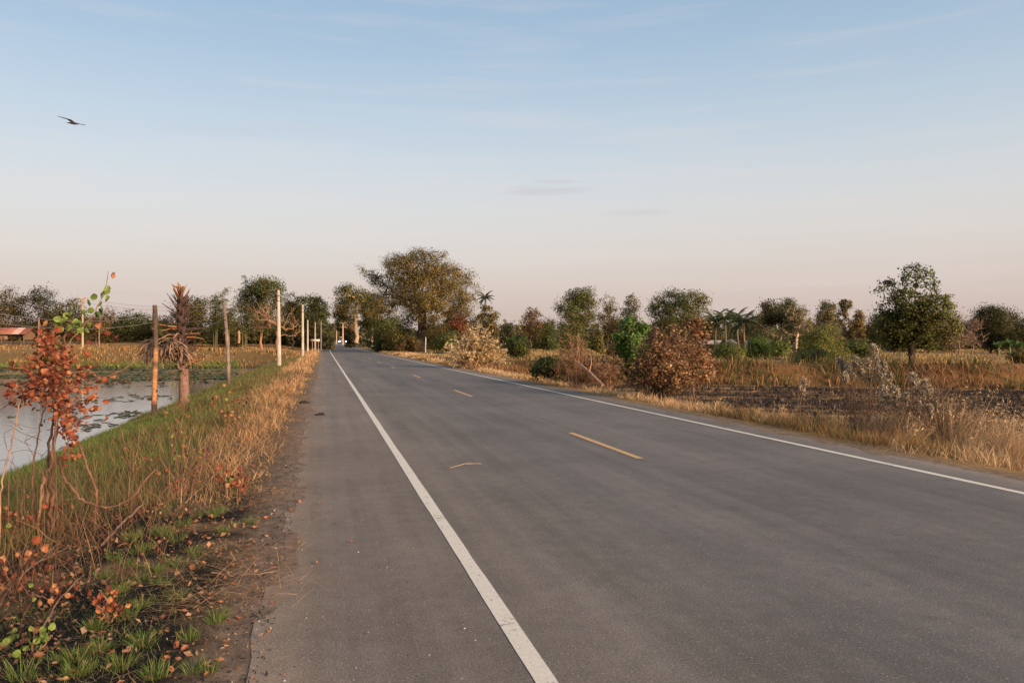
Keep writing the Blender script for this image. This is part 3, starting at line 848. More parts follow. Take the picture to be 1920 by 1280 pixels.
tree('broadleaf_tree', 'open crowned tree with pale slanting trunk beside the twin crowned tree', 1492, 108, 575, 60, G_OLIVE + G_GREY, seed=83, nc=140, lp=18, cb=.35, bark=(.48, .36, .27), r0=.2, twigs=2, lean=.05)
tree('broadleaf_tree', 'hazy tall tree behind the yellow green bushes', 1548, 118, 564, 52, G_GREY + G_OLIVE, seed=84, nc=150, lp=24, cb=.15, twigs=2)
tree('broadleaf_tree', 'slender tree with small high tuft left of the lone field tree', 1586, 112, 561, 32, G_TAMA + G_DARK, seed=85, nc=110, lp=20, cb=.1, twigs=3, bark=(.2, .14, .10),
     lobes_px=[(1586, 573, 13, 10, 1.3), (1580, 590, 10, 12), (1590, 612, 16, 14), (1590, 635, 16, 14)])
tree('broadleaf_tree', 'short brownish tree beside the slender tufted tree', 1608, 112, 580, 30, G_TAMA, seed=86, nc=100, lp=20, cb=.1, twigs=3)
tree('broadleaf_tree', 'dark mass of tree behind the lone field tree', 1650, 125, 592, 90, G_DARK + G_OLIVE, seed=87, nc=170, cb=.05)
tree('dense_bush', 'tall yellow green bush in the field centre above the grassy bank', 1532, 62, 608, 90, G_YEL + G_GREEN, seed=88, nc=240, lp=34, cb=.02, cat='bush', stems=5, parts=('stems', 'foliage'), cr=.26,
     lobes_px=[(1540, 625, 22, 15, 1.2), (1515, 640, 20, 14), (1560, 645, 20, 16), (1530, 662, 44, 18, 1.4), (1500, 670, 18, 12), (1575, 665, 16, 14)])
tree('dense_bush', 'rusty green bush hanging over the bank beneath the yellow green bush', 1520, 50, 660, 80, G_TAMA + G_GREEN, seed=89, nc=150, lp=30, cb=.02, cat='bush', stems=5, parts=('stems', 'foliage'))
tree('dense_bush', 'bright green bush in front of the blue roofed hut', 1420, 66, 632, 56, G_GREEN + G_BRIGHT[:1], seed=90, nc=130, lp=28, cb=.02, cat='bush', stems=4, parts=('stems', 'foliage'))
tree('dense_bush', 'green shrubs below the coconut palms by the grey shed', 1360, 62, 645, 66, G_GREEN + G_OLIVE, seed=91, nc=130, lp=28, cb=.02, cat='bush', stems=4, parts=('stems', 'foliage'))
tree('dense_bush', 'small leafy bush right of the blue roofed hut', 1456, 70, 640, 40, G_GREEN, seed=92, nc=80, lp=28, cb=.02, cat='bush', stems=4, parts=('stems', 'foliage'))
tree('dense_bush', 'wide low green bush left of the lone field tree', 1608, 70, 640, 70, G_GREEN + G_DARK, seed=93, nc=130, lp=28, cb=.02, cat='bush', stems=4, parts=('stems', 'foliage'))
tree('field_tree', 'lone dark green tree with open top on the field bank', 1708, 46, 489, 168, G_GREEN + G_DARK + G_OLIVE, seed=94, bark=(.035, .027, .022), nc=560, lp=25, ls=.125, cr=.24, r0=.20, shell=.4, twigs=1, ybase=697, kink=.1, thin=(.56, .65),
     lobes_px=[(1700, 520, 18, 28, .8), (1660, 520, 14, 18, .35), (1740, 515, 16, 24, .6), (1765, 545, 18, 26, .6), (1645, 560, 12, 26, .3), (1690, 570, 34, 26, 1.2), (1735, 580, 34, 28, 1.4), (1700, 610, 50, 26, 1.8), (1665, 600, 20, 24, .8), (1770, 610, 22, 26, 1), (1725, 635, 44, 18, 1.2), (1680, 640, 26, 16, .8), (1783, 560, 10, 16, .4), (1680, 545, 24, 22, .6)])
tree('bare_tree', 'thin leafless orange tinged tree right of the lone field tree', 1798, 80, 590, 46, G_GREY, seed=95, nc=100, lp=0, twigs=5, cb=.2, bark=(.20, .135, .095), cr=.45, ybase=668)
tree('bare_tree', 'pinkish leafless tree in front of the broad domed tree', 1824, 76, 598, 44, G_GREY, seed=96, nc=110, lp=0, twigs=5, cb=.2, bark=(.22, .14, .10), cr=.4, ybase=670)
tree('broadleaf_tree', 'broad domed dark tree near the right edge of the field', 1858, 100, 573, 112, G_DARK, seed=97, nc=340, lp=32, bark=BK_DARK, cr=.45,
     lobes_px=[(1848, 592, 30, 16, 1.3), (1880, 594, 24, 14), (1825, 610, 20, 14), (1860, 615, 44, 18, 1.4), (1900, 605, 12, 14, .6), (1860, 640, 40, 14)])
tree('broadleaf_tree', 'dark tree cut by the right edge of the picture', 1925, 95, 598, 70, G_DARK + G_OLIVE, seed=98, nc=160, lp=30, cb=.05)
tree('broadleaf_tree', 'dark tree filling the gap behind the leafless trees', 1770, 120, 606, 70, G_DARK + G_TAMA, seed=99, nc=130, lp=30, cb=.05)
tree('dense_bush', 'reddish brown bush on the bank at the right edge', 1915, 48, 655, 44, G_TAMA + G_OLIVE, seed=100, nc=90, lp=26, cb=.02, cat='bush', stems=4, parts=('stems', 'foliage'))
tree('broadleaf_tree', 'dark tree behind the coconut palms', 1320, 140, 600, 70, G_DARK, seed=101, nc=110, cb=.04)
tree('broadleaf_tree', 'dim grey green tree between palms and twin crowned tree', 1420, 140, 590, 60, G_DARK + G_GREY, seed=102, nc=120, cb=.04, twigs=2)
tree('broadleaf_tree', 'hazy grey tree poking up left of the twin crowned tree', 1428, 150, 583, 26, G_GREY, seed=103, nc=60, cb=.2, twigs=2, lp=20)
tree('dense_bush', 'spiky low bush at the field edge behind the fallen branch', 1160, 75, 640, 50, G_TAMA + G_DARK, seed=104, nc=70, cb=.02, cat='bush', stems=4, parts=('stems', 'foliage'))

# far wood that reads as one mass
def wood(name, label, segs, pal, seed, hmul=1.0):
    RG(seed)
    Ps, Cs = [], []
    for (p0, p1, Z, yt) in segs:
        n = int((p1 - p0) * 20)
        px = p0 + (p1 - p0) * RNG.random(n); ZZ = Z + RNG.random(n) * 14
        x, y = cam2w(px, ZZ); g = gz(x, y)
        top = EYE + (CY - yt) * ZZ / FPX + 1.6 * (fbm(px * .06, px * 0, seed) - .6) * 2.2
        hgt = np.maximum(top - g, 1) * (.5 + .5 * vnoise(px * .22, px * 0 + 3, seed)) * 1.05
        Ps.append(np.stack([x, y, g + hgt * RNG.random(n) ** .8], -1))
        c = pal_cols(pal, n, .25) * (.75 + .5 * vnoise(px * .3, ZZ * .4, seed))[:, None]; Cs.append(c)
    P = np.concatenate(Ps); c = np.concatenate(Cs)
    V, F, Cc = leaf_geo(P, .95, c * 1.2, .1, .8)
    o = mk(name, V, F, M_LEAF, None, Cc)
    return tag(o, label, 'woodland', kind='stuff')
wood('treeline', 'distant dark wood closing the fields on the right', [(905, 1940, 168, 602), (1230, 1560, 160, 608), (1280, 1940, 150, 620), (1560, 1940, 155, 604)], G_DARK + G_GREY + G_OLIVE, 120)
wood('treeline', 'distant wood and undergrowth beyond the pond', [(-20, 620, 178, 602), (290, 620, 150, 606)], G_DARK + G_OLIVE, 121)
wood('treeline', 'far trees around the end of the road', [(600, 960, 480, 615), (675, 900, 200, 602)], G_GREY + G_DARK, 122)

# palms
def coconut(px, Z, ytop, label, seed, n=18, L=None, trunk_c=BK_GREY, name='coconut_palm', group='coconut palms by the huts', frond_c=(.065, .08, .03)):  # last argument: base green of the fronds, some leaflets paler at random
    RG(seed)
    b = at(px, Z); H = EYE + (CY - ytop) * Z / FPX - b[2]; L = L or 3.0
    hub = H - L * .42
    root = empty(name, b, label, 'palm tree', group)
    t = np.linspace(0, 1, 7)
    mb = MB(); mb.tube(np.stack([.25 * np.sin(t * 2 + seed), .15 * np.sin(t * 3), t * hub - .1], -1), np.linspace(.2, .12, 7), 7, trunk_c); mb.build('trunk', M_BARK, root, True)
    off = np.array((.25 * math.sin(2 + seed), .15 * math.sin(3), hub))
    for i in range(n):
        an = i * 2.4; el = 1.35 - 1.9 * (i / n); ll = L * (.8 + .3 * RNG.random())
        s = np.linspace(0, 1, 9); ph = el - 1.3 * s
        st = np.stack([np.cos(ph) * math.cos(an), np.cos(ph) * math.sin(an), np.sin(ph)], -1) * ll / 8
        P = off + np.vstack([np.zeros(3), np.cumsum(st[:-1], 0)])
        m_ = MB(); m_.tube(P, np.linspace(.035, .01, 9), 3, np.asarray(frond_c) * 1.4, False)
        k = 34; q = np.linspace(.12, 1, k); o = np.stack([np.interp(q, s, P[:, j]) for j in range(3)], -1)
        side = np.array((-math.sin(an), math.cos(an), 0)); fw = np.array((math.cos(an), math.sin(an), 0))
        for sg in (-1, 1):
            ln = (.62 * np.sin(q * 2.6 + .35) * L / 3)[:, None]
            tip = o + ln * (sg * side * .75 + fw * .35 - np.array((0, 0, .65)))
            wv = fw * .055
            V = np.stack([o - wv, o + wv, tip], 1).reshape(-1, 3)
            m_.add(V, np.arange(3 * k).reshape(-1, 3), np.repeat(pal_cols([(frond_c, 2), (np.asarray(frond_c) * 1.6, 1), ((.17, .12, .05), .5 if i > n * .7 else .05)], k, .25), 3, 0))
        m_.build('frond', M_LEAF, root)
    return root
coconut(1340, 128, 588, 'leftmost coconut palm of the group behind the grey shed', 201)
coconut(1359, 126, 584, 'second coconut palm from the left behind the grey shed', 202)
coconut(1383, 130, 584, 'tallest dark coconut palm above the dark gabled hut', 203)
coconut(1398, 118, 588, 'coconut palm with thick light brown trunk beside the blue roofed hut', 204, trunk_c=(.30, .18, .11))  # trunk in a lighter, warmer brown than the other palms
coconut(911, 128, 550, 'fan palm crown rising above the bushy tree right of the huge tree', 205, 16, 1.7, name='fan_palm', group=None)

def banana(px, Z, ytop, label, seed):
    RG(seed)
    b = at(px, Z); H = EYE + (CY - ytop) * Z / FPX - b[2]
    root = empty('banana_plant', b, label, 'banana plant', 'banana plants at the field edge')
    mb = MB(); mb.tube([(0, 0, -.1), (.02, 0, H * .3), (0, .03, H * .6)], (.13, .11, .08), 7, (.12, .12, .05)); mb.build('stem', M_BARK, root, True)
    for i in range(9):
        an = i * 2.4 + RNG.random(); s = np.linspace(0, 1, 7); ph = 1.25 - (.4 + 1.9 * RNG.random()) * s; ll = H * .62
        st = np.stack([np.cos(ph) * math.cos(an), np.cos(ph) * math.sin(an), np.sin(ph)], -1) * ll / 6
        P = np.array((0, 0, H * .55)) + np.vstack([np.zeros(3), np.cumsum(st[:-1], 0)])
        wv = .30 * np.sin(np.clip(s * .9 + .12, 0, 1) * 3.14159) ** .7; side = np.array((-math.sin(an), math.cos(an), -.25))
        V = np.stack([P - wv[:, None] * side * (1, 1, -1), P, P + wv[:, None] * side], 1).reshape(-1, 3)
        F = [(3 * k + a, 3 * k + a + 1, 3 * k + a + 4, 3 * k + a + 3) for k in range(6) for a in (0, 1)]
        mk('leaf', V, F, M_LEAF, root, np.repeat(pal_cols(G_BRIGHT, 1, .2), len(V), 0), True)
for k, (px, Z, yt, lb) in enumerate([(1872, 84, 640, 'banana plant left of the three at the right field edge'), (1893, 82, 636, 'middle banana plant of the three at the right field edge'), (1913, 80, 640, 'banana plant right of the three at the right field edge'),
                                     (958, 80, 628, 'banana plant behind the dark rounded bush'), (980, 84, 630, 'banana plant with spread leaves left of the thin reddish tree')]):
    banana(px, Z, yt, lb, 220 + k)
# ------------------------------------------------------------------ poles, posts, wires, huts, vehicles
def hit(px, py):
    """the ground point seen at a photo pixel"""
    z = 0.0
    for _ in range(12):
        Z = FPX * (EYE - z) / (py - CY)
        x, y = cam2w(px, Z); z = .5 * z + .5 * float(gz(x, y))
    return np.array((x, y, float(gz(x, y)))), Z

def concrete_pole(px, Z, ytop, label, arms=(), lean=0.0, wid=.24, colr=(.40, .35, .285)):
    b = at(px, Z); H = EYE + (CY - ytop) * Z / FPX - b[2]
    root = empty('concrete_pole', b, label, 'pole', 'concrete poles along the road' if not arms else None, -YAW)
    mb = MB(); k = 10
    t = np.linspace(0, 1, k)
    P = np.stack([lean * t * H, 0 * t, -.4 + t * (H + .4)], -1)
    w2 = np.linspace(wid, wid * .62, k) / 2
    for i in range(k - 1):       # chamfered square shaft in lifts
        ring = []
        for j in (i, i + 1):
            a, c = w2[j], w2[j] * .78
            ring.append([P[j] + np.array(q) for q in ((-a, -c, 0), (-c, -a, 0), (c, -a, 0), (a, -c, 0), (a, c, 0), (c, a, 0), (-c, a, 0), (-a, c, 0))])
        V = np.array(ring).reshape(-1, 3)
        mb.add(V, [(q, (q + 1) % 8, 8 + (q + 1) % 8, 8 + q) for q in range(8)], np.asarray(colr) * (1 + .12 * math.sin(i * 2.7 + px)))
    mb.add(np.vstack([V[8:], P[-1] + np.array((0, 0, .02))]), [(q, (q + 1) % 8, 8) for q in range(8)], colr)
    mb.build('shaft', M_CONC, root)
    for f in (.86, .93):
        m_ = MB(); h = f * H; r = np.interp(f, t, w2) + .012
        m_.box((lean * h, 0, h), (2 * r, 2 * r, .06), (.12, .10, .09)); m_.build('steel_band', M_SHEET, root)
    for (fh, half) in arms:
        m_ = MB(); m_.box((lean * fh * H, -.16, fh * H), (half * 2, .1, .12), (.30, .24, .2)); ar = m_.build('crossarm', M_CONC, root)
        for q in (-.9, -.45, .45, .9):
            i_ = MB(); i_.tube([(q * half, -.16, fh * H + .06), (q * half, -.16, fh * H + .14), (q * half, -.16, fh * H + .24)], (.06, .085, .04), 6, (.22, .12, .08)); i_.build('insulator', M_PAINT, ar)
    return root, b, H
concrete_pole(524, 56, 544, 'tallest nearest concrete pole standing in dry grass beside the road', lean=-.012)
concrete_pole(568, 80, 571, 'second concrete pole from the camera along the road', lean=-.005)
concrete_pole(577, 116, 600, 'thin concrete pole third along the road in front of dark trees')
concrete_pole(591, 122, 604, 'slightly pinkish concrete pole left of the white board', colr=(.42, .32, .27))
concrete_pole(602, 136, 604, 'farthest roadside concrete pole right of the white board')
concrete_pole(610, 170, 611, 'thin grey pole close to the far dark trees by the road')
concrete_pole(643, 270, 605, 'far roadside pole with two crossarms above the vehicles', ((.80, 1.1), (.98, 1.3)), wid=.5, colr=(.42, .27, .18))
concrete_pole(631, 300, 619, 'thin pale far pole left of the crossarm pole at the road end', wid=.3)
pp, pb, pH = concrete_pole(155, 120, 557, 'distant concrete power pole with crossarms beyond the pond', ((.90, .9), (.965, 1.0)), wid=.25, colr=(.38, .29, .21))

def wood_post(px, Z, ytop, label, r=.08, px_top=None, ybase=None, c0=(.075, .05, .036), c1=(.30, .15, .07), seed=1, name='wooden_post', bands=((.22, .5), (.56, .62))):
    RG(seed)
    b = at(px, Z)
    if ybase is not None: b[2] = max(b[2], EYE + (CY - ybase) * Z / FPX)
    H = EYE + (CY - ytop) * Z / FPX - b[2]
    root = empty(name, b, label, 'post')
    n = 22; t = np.linspace(0, 1, n); dx = ((px_top if px_top is not None else px) - px) * Z / FPX
    P = np.stack([t * dx * CYW + .02 * np.sin(t * 7 + seed), -t * dx * SY + .02 * np.sin(t * 5), -.4 + t * (H + .4)], -1)
    cc = np.array([c0 if not any(a < q < b_ for a, b_ in bands) else c1 for q in t]) * (.8 + .4 * RNG.random((n, 1)))
    mb = MB(); mb.tube(P, r * (1 - .15 * t) * (1 + .10 * RNG.normal(size=n) * .6), 9, cc)
    mb.build('timber', M_WOOD, root, True)
    k = MB()
    for q in (.3, .66, .8):
        c = np.array([np.interp(q, t, P[:, j]) for j in range(3)]); d = np.array((math.cos(seed + q * 9), math.sin(seed + q * 9), .4))
        k.tube([c, c + d * r * 1.1, c + d * r * 1.5], (r * .5, r * .4, r * .2), 6, c0)
    k.build('knot', M_WOOD, root, True)
    return b, H, b + P[-1]
b1, H1, t1 = wood_post(290, 26, 572, 'thick upright wooden post at the pond edge left of dead palm', .088, 291, seed=3)
b2, H2, t2 = wood_post(431, 40, 567, 'slanting grey wooden post right of the dead palm', .10, 421, c0=(.13, .10, .08), c1=(.19, .14, .11), seed=4)
wood_post(448, 100, 620, 'short orange fence post in the field before the vine covered tree', .16, c0=(.38, .22, .13), c1=(.38, .22, .13), seed=5, ybase=637)  # one even orange wood tone, no bark bands
wood_post(73, 92, 595, 'thin wooden post in the field beside the rusty roofed shed', .10, c0=(.22, .13, .08), c1=(.26, .15, .09), seed=6)
wood_post(186, 96, 612, 'short brown wooden post in the straw field beyond the pond', .10, c0=(.15, .09, .06), c1=(.2, .12, .08), seed=7)
wood_post(798, 106, 632, 'white painted marker post at the foot of the huge tree', .075, c0=(.50, .43, .35), c1=(.50, .43, .35), seed=8, name='marker_post')

def wire(label, A, B, sag, r=.006, c=(.20, .17, .16), n=18, group=None):
    t = np.linspace(0, 1, n)[:, None]
    P = np.asarray(A) * (1 - t) + np.asarray(B) * t; P[:, 2] -= (4 * sag * t * (1 - t))[:, 0]
    mb = MB(); mb.tube(P, r, 4, c)
    return tag(mb.build('wire', M_WIRE, None), label, 'wire', group)
W_OUT = pt(-120, 566, 15.0); W_OUT2 = pt(-120, 588, 15.0)
wire('upper wire running from the thick wooden post out of frame over the pond', t1 + np.array((0, -.05, -.32)), W_OUT, .28)
wire('lower wire running from the thick wooden post out of frame over the pond', t1 + np.array((0, -.05, -.55)), W_OUT2, .25)
wire('upper wire strung between the thick post and the slanting post', t1 + np.array((0, .05, -.32)), t2 + np.array((0, -.05, -.45)), .35)
wire('lower wire strung between the thick post and the slanting post', t1 + np.array((0, .05, -.55)), t2 + np.array((0, -.05, -.75)), .40)
tp = pb + np.array((0, 0, pH * .93))
wire('upper power line from the distant crossarm pole towards the road', tp + np.array((.5, 0, .25)), pt(523, 560, 112), 1.2, .016)
wire('lower power line from the distant crossarm pole towards the road', tp + np.array((-.5, 0, -.1)), pt(525, 566, 112), 1.3, .016)
wire('upper power line leaving the distant crossarm pole towards the left edge', tp + np.array((.5, 0, .25)), pt(-60, 553, 130), .8, .016)
wire('lower power line leaving the distant crossarm pole towards the left edge', tp + np.array((-.5, 0, -.1)), pt(-60, 558, 130), .8, .016)

def hut(px, Z, w, d, hw, hr, ybase, label, roofc, wallc, seed, sheets=6, rot=0.0, name='hut', openw=False):
    """posts, plank walls and a gable roof of separate sheets"""
    RG(seed)
    b = at(px, Z); b[2] = EYE + (CY - ybase) * Z / FPX
    root = empty(name, b, label, 'hut', None, -YAW + rot)
    for sx in (-1, 0, 1):
        for sy in (-1, 1):
            m_ = MB(); m_.box((sx * w * .46, sy * d * .46, hw / 2 - .4), (.14, .14, hw + .8), (.14, .09, .06)); m_.build('post', M_WOOD, root)
    n = max(4, int(w / .8))
    for i in range(n):
        if openw and i > n * .62: continue
        xw = -w * .46 + (i + .5) * w * .92 / n
        hh = hw * (.92 if not openw else .62)
        m_ = MB(); m_.box((xw, -d * .44 + .02 * (i % 2), hh / 2), (w * .92 / n - .03, .04, hh), np.asarray(wallc) * (.75 + .5 * RNG.random())); m_.build('plank', M_WOOD, root)
    for sx in (-1, 1):
        m_ = MB(); V = np.array([(sx * w * .45, -d * .44, 0), (sx * w * .45, d * .44, 0), (sx * w * .45, d * .44, hw), (sx * w * .45, 0, hw + hr * .9), (sx * w * .45, -d * .44, hw)])
        V2 = V + np.array((sx * .04, 0, 0))
        m_.add(np.vstack([V, V2]), [(0, 1, 2), (0, 2, 4), (2, 3, 4), (5, 7, 6), (5, 9, 7), (7, 9, 8)], wallc); m_.build('gable_wall', M_WOOD, root)
    for sy in (-1, 1):
        for i in range(sheets):
            x0, x1 = -w * .54 + i * w * 1.08 / sheets, -w * .54 + (i + 1) * w * 1.08 / sheets + .04
            k = 9; xs = np.linspace(x0, x1, k); zz = .03 * (np.arange(k) % 2) + .012 * (i % 2)
            e0 = np.stack([xs, np.full(k, sy * d * .62), hw - .12 + zz], -1); e1 = np.stack([xs, np.full(k, sy * .0), hw + hr + zz], -1)
            V = np.vstack([e0, e1, e0 - (0, 0, .03), e1 - (0, 0, .03)])
            F = [(q, q + 1, k + q + 1, k + q) for q in range(k - 1)] + [(2 * k + q, 3 * k + q, 3 * k + q + 1, 2 * k + q + 1) for q in range(k - 1)] + [(q, 2 * k + q, 2 * k + q + 1, q + 1) for q in range(k - 1)]
            c = np.asarray(roofc[int(RNG.integers(len(roofc)))]) * (.8 + .4 * RNG.random())
            m_ = MB(); m_.add(V, F, c); m_.build('roof_sheet', M_SHEET, root)
    return root
RUST = [(.26, .10, .07), (.20, .075, .055), (.40, .26, .22), (.17, .07, .05)]
hut(14, 118, 6.6, 3.4, .95, .85, 637, 'low shed with rusty corrugated roof at the far left beyond the pond', RUST, (.16, .10, .06), 301, 7, .1, openw=True, name='shed')
hut(1328, 135, 4.4, 3, 1.0, .55, 655, 'low grey roofed shed below the leftmost coconut palms', [(.27, .24, .22), (.33, .29, .25)], (.07, .06, .055), 302, 5, .3, name='shed')
hut(1366, 132, 1.7, 2.2, 1.25, .55, 657, 'small dark blue grey gabled hut among the palms', [(.10, .115, .13), (.13, .14, .155)], (.05, .06, .07), 303, 4, .5)
hut(1409, 125, 1.9, 2.2, 1.0, .5, 657, 'small hut with pale blue roof beside the light brown palm trunk', [(.38, .46, .52), (.32, .40, .47)], (.06, .055, .05), 304, 4, -.3)
hut(1690, 118, 3.2, 2.4, .9, .45, 658, 'dim grey roofed shelter behind the lone field tree', [(.22, .23, .25)], (.06, .055, .05), 305, 4, .1)

m_ = empty('white_board', at(591, 108), 'low white board on two short legs behind the dry verge grass', 'sign', None, -YAW)
q = MB(); q.box((0, 0, 1.25 + .45), (1.25, .04, .30), (.45, .39, .32)); q.build('panel', M_PAINT, m_)
for sx in (-.4, .4):
    q = MB(); q.tube([(sx, .05, -.2), (sx + .01, .05, .8), (sx, .05, 1.6)], .035, 6, (.3, .25, .2)); q.build('leg', M_WOOD, m_)

# vehicles coming towards the camera, headlamps on
M_LAMP, M_GLASS = mat_emit('lit_headlamp', (1.0, .93, .82), 60), mat_glass()
def vehicle(px, Z, label, colr, prof, cab, width, name, cat, lamps, rack=False):
    x, y = cam2w(px, Z); b = np.array((x, y, float(rz(y)) + .002))
    root = empty(name, b, label, cat, None, -.03)
    def extr(pr, w_, nm, mat, c, par, yo=0):
        pr = np.array(pr); n = len(pr)
        V = np.vstack([np.stack([np.full(n, s * w_ / 2), pr[:, 0], pr[:, 1]], -1) for s in (-1, 1)])
        F4 = [(i, (i + 1) % n, n + (i + 1) % n, n + i) for i in range(n)]
        cen = pr.mean(0)
        V = np.vstack([V, (-w_ / 2, *cen), (w_ / 2, *cen)])
        F3 = [((i + 1) % n, i, 2 * n) for i in range(n)] + [(n + i, n + (i + 1) % n, 2 * n + 1) for i in range(n)]
        m2 = MB(); m2.add(V, F4, c); m2.add(V, F3, c); return m2.build(nm, mat, par)
    body = extr(prof, width, 'body', M_PAINT, colr, root)
    extr(cab, width * .88, 'cabin', M_PAINT, colr, root)
    q = MB(); a, b_ = np.array(cab[0]), np.array(cab[1]); d = b_ - a
    w_ = width * .8 / 2; e = np.array((d[1], -d[0])) / np.linalg.norm(d) * .02; e = e if e[0] < 0 else -e
    p0, p1 = a + d * .1 + e, a + d * .9 + e
    q.add([(-w_, *p0), (w_, *p0), (w_, *p1), (-w_, *p1)], [(0, 1, 2, 3)], (.02, .02, .02)); q.build('windscreen', M_GLASS, root)
    for sx in (-1, 1):
        for yy in (.75, max(p[0] for p in prof) - .85):
            q = MB(); c = np.array((sx * (width / 2 - .09), yy, .33)); q.tube([c - (.1, 0, 0), c + (.1, 0, 0)], .33, 14, (.02, .02, .02)); wh = q.build('wheel', M_RUB, root)
            q = MB(); q.tube([c + (sx * .095, 0, 0), c + (sx * .105, 0, 0)], .19, 10, (.3, .3, .3)); q.build('rim', M_PAINT, wh)
    q = MB(); q.box((0, -.04, .45), (width * .94, .1, .18), (.04, .04, .04)); q.build('bumper', M_RUB, root)
    q = MB(); q.box((0, -.01, .74), (width * .5, .06, .16), (.03, .03, .03)); q.build('grille', M_RUB, root)
    for sx in (-1, 1):
        q = MB(); c = np.array((sx * width * .38, -.03, .76)); q.tube([c, c - (0, .03, 0), c - (0, .05, 0)], (.13, .12, .06), 10, (.6, .6, .6)); q.build('headlight', M_LAMP if sx in lamps else M_PAINT, root)
    if rack:
        q = MB()
        for sx in (-1, 1):
            for yy in (2.4, 4.5): q.tube([(sx * width * .46, yy, 1.0), (sx * width * .46, yy, 1.7), (sx * width * .46, yy, 2.35)], .035, 5, (.5, .45, .38))
        q.build('canopy_frame', M_SHEET, root)
        q = MB(); q.box((0, 3.3, 2.42), (width * 1.02, 2.9, .16), (.55, .48, .38)); q.build('canopy', M_SHEET, root)
    return root
pick = [(0, .4), (0, .85), (.2, .98), (1.3, 1.05), (2.9, 1.05), (4.9, 1.05), (4.9, .45), (2.5, .35)]
vehicle(639.5, 335, 'white pickup truck with tall canopy coming with its headlamps on', (.35, .33, .30), pick, [(1.2, 1.04), (1.75, 1.72), (2.7, 1.74), (2.95, 1.04)], 1.75, 'pickup_truck', 'truck', (-1,), True)
car = [(0, .35), (0, .75), (.15, .88), (1.1, .98), (3.6, 1.0), (4.3, .95), (4.35, .4), (2.2, .28)]
vehicle(652, 335, 'dark car right of the pickup with one headlamp shining', (.02, .02, .025), car, [(.95, .97), (1.65, 1.45), (3.0, 1.47), (3.75, .99)], 1.75, 'car', 'car', (-1,))

# ------------------------------------------------------------------ dead palm on the pond bank
RG(402)
b = at(347, 27); root = empty('dead_palm', b, 'dead sugar palm bristling with dark leaf bases beside the pond', 'palm tree', None, -YAW)
zof = lambda py: EYE + (CY - py) * 27 / FPX - b[2]
xof = lambda px: (px - 347) * 27 / FPX
t = np.linspace(0, 1, 14); zt = zof(548)
P = np.stack([xof(347) + (xof(338) - xof(347)) * t, 0 * t, -.2 + t * (zt + .2)], -1)
rr = np.interp(t, (0, .08, .3, .5, .9, 1), (.24, .18, .155, .15, .14, .07))
mb = MB(); mb.tube(P, rr, 12, np.array([lerp((.17, .105, .08), (.05, .032, .028), min(1, max(0, (q - .35) / .15))) for q in t])); mb.build('trunk', M_BARK, root, True)
z0, n = zof(700), 92
for i in range(n):
    f = (i + .5) / n; h = z0 + (zt - z0) * f; an = i * 2.39996; el = .22 + .9 * f ** 3 + .15 * RNG.normal()
    c = np.array([np.interp(h, P[:, 2], P[:, j]) for j in range(3)]); r = np.interp(h, P[:, 2], rr)
    d = np.array((math.cos(an) * math.cos(el), math.sin(an) * math.cos(el), math.sin(el))); s = np.array((-math.sin(an), math.cos(an), 0)); u_ = np.cross(d, s) * -1
    L = (.36 + .16 * RNG.random()) * (1.15 if f < .85 else .8); wd = .085
    o = c + np.array((math.cos(an), math.sin(an), 0)) * r * .7
    V = []
    for q, wq, hq in ((0, 1.3, .55), (.45, .85, .4), (1, .45, .22)):
        m0 = o + d * L * q + np.array((0, 0, .05 * q * q))
        V += [m0 - s * wd * wq / 2, m0 - u_ * wd * hq / 2, m0 + s * wd * wq / 2, m0 + u_ * wd * hq / 2]
    F = [(4 * a + k, 4 * a + (k + 1) % 4, 4 * a + 4 + (k + 1) % 4, 4 * a + 4 + k) for a in (0, 1) for k in range(4)] + [(8, 9, 10, 11)]
    base_c = lerp((.055, .03, .026), (.22, .10, .04), max(0, (f - .86) / .14)) * (.7 + .7 * RNG.random())
    q_ = MB(); q_.add(V, F, base_c); q_.build('leaf_base', M_BARK, root)
for i in range(7):      # frayed top
    an = i * .9; d = np.array((math.cos(an) * .6, math.sin(an) * .6, .55 + .4 * RNG.random()))
    q_ = MB(); o = P[-1]; q_.tube([o - (0, 0, .1), o + d * .18, o + d * .34 + np.array((-.10, 0, .0))], (.03, .02, .006), 5, (.24, .12, .05)); q_.build('frayed_fibre', M_DRY, root)
for (hx, hy, dirx, L, nseg) in ((300, 640, -1, .85, 34), (332, 638, -.5, .85, 32), (350, 660, .4, .7, 18), (312, 650, -.8, .8, 30), (284, 660, -1, .7, 24), (342, 648, 0, .8, 22), (322, 660, -.3, .7, 22), (295, 672, -.6, .5, 16)):
    hub = np.array((xof(hx), -.25 - .2 * RNG.random(), zof(hy)))
    q_ = MB(); pc = np.array((xof(341), 0, zof(hy - 12)))
    q_.tube([pc, (pc + hub) / 2 + np.array((0, 0, .12)), hub], (.035, .028, .02), 5, (.30, .19, .12))
    fan = q_.build('dead_frond', M_DRY, root)
    k = nseg; an = np.linspace(-1.5, 1.5, k) + RNG.normal(size=k) * .08
    V, F, Cc = blade_geo(np.tile(hub, (k, 1)), L * (.35 + .75 * RNG.random(k)), .06 + .05 * RNG.random(k), np.where(np.sin(an) * 1.0 + dirx * .4 > 0, 0.0, math.pi) + RNG.normal(size=k) * 1.0, .9 + 1.5 * RNG.random(k), .5 + 1.3 * RNG.random(k), pal_cols([((.24, .16, .12), 2), ((.30, .22, .17), 1), ((.14, .085, .06), 1)], k), pal_cols([((.27, .18, .13), 2), ((.18, .10, .07), 1)], k), 5)
    mk('frond_blade', V, F, M_DRY, fan, Cc)
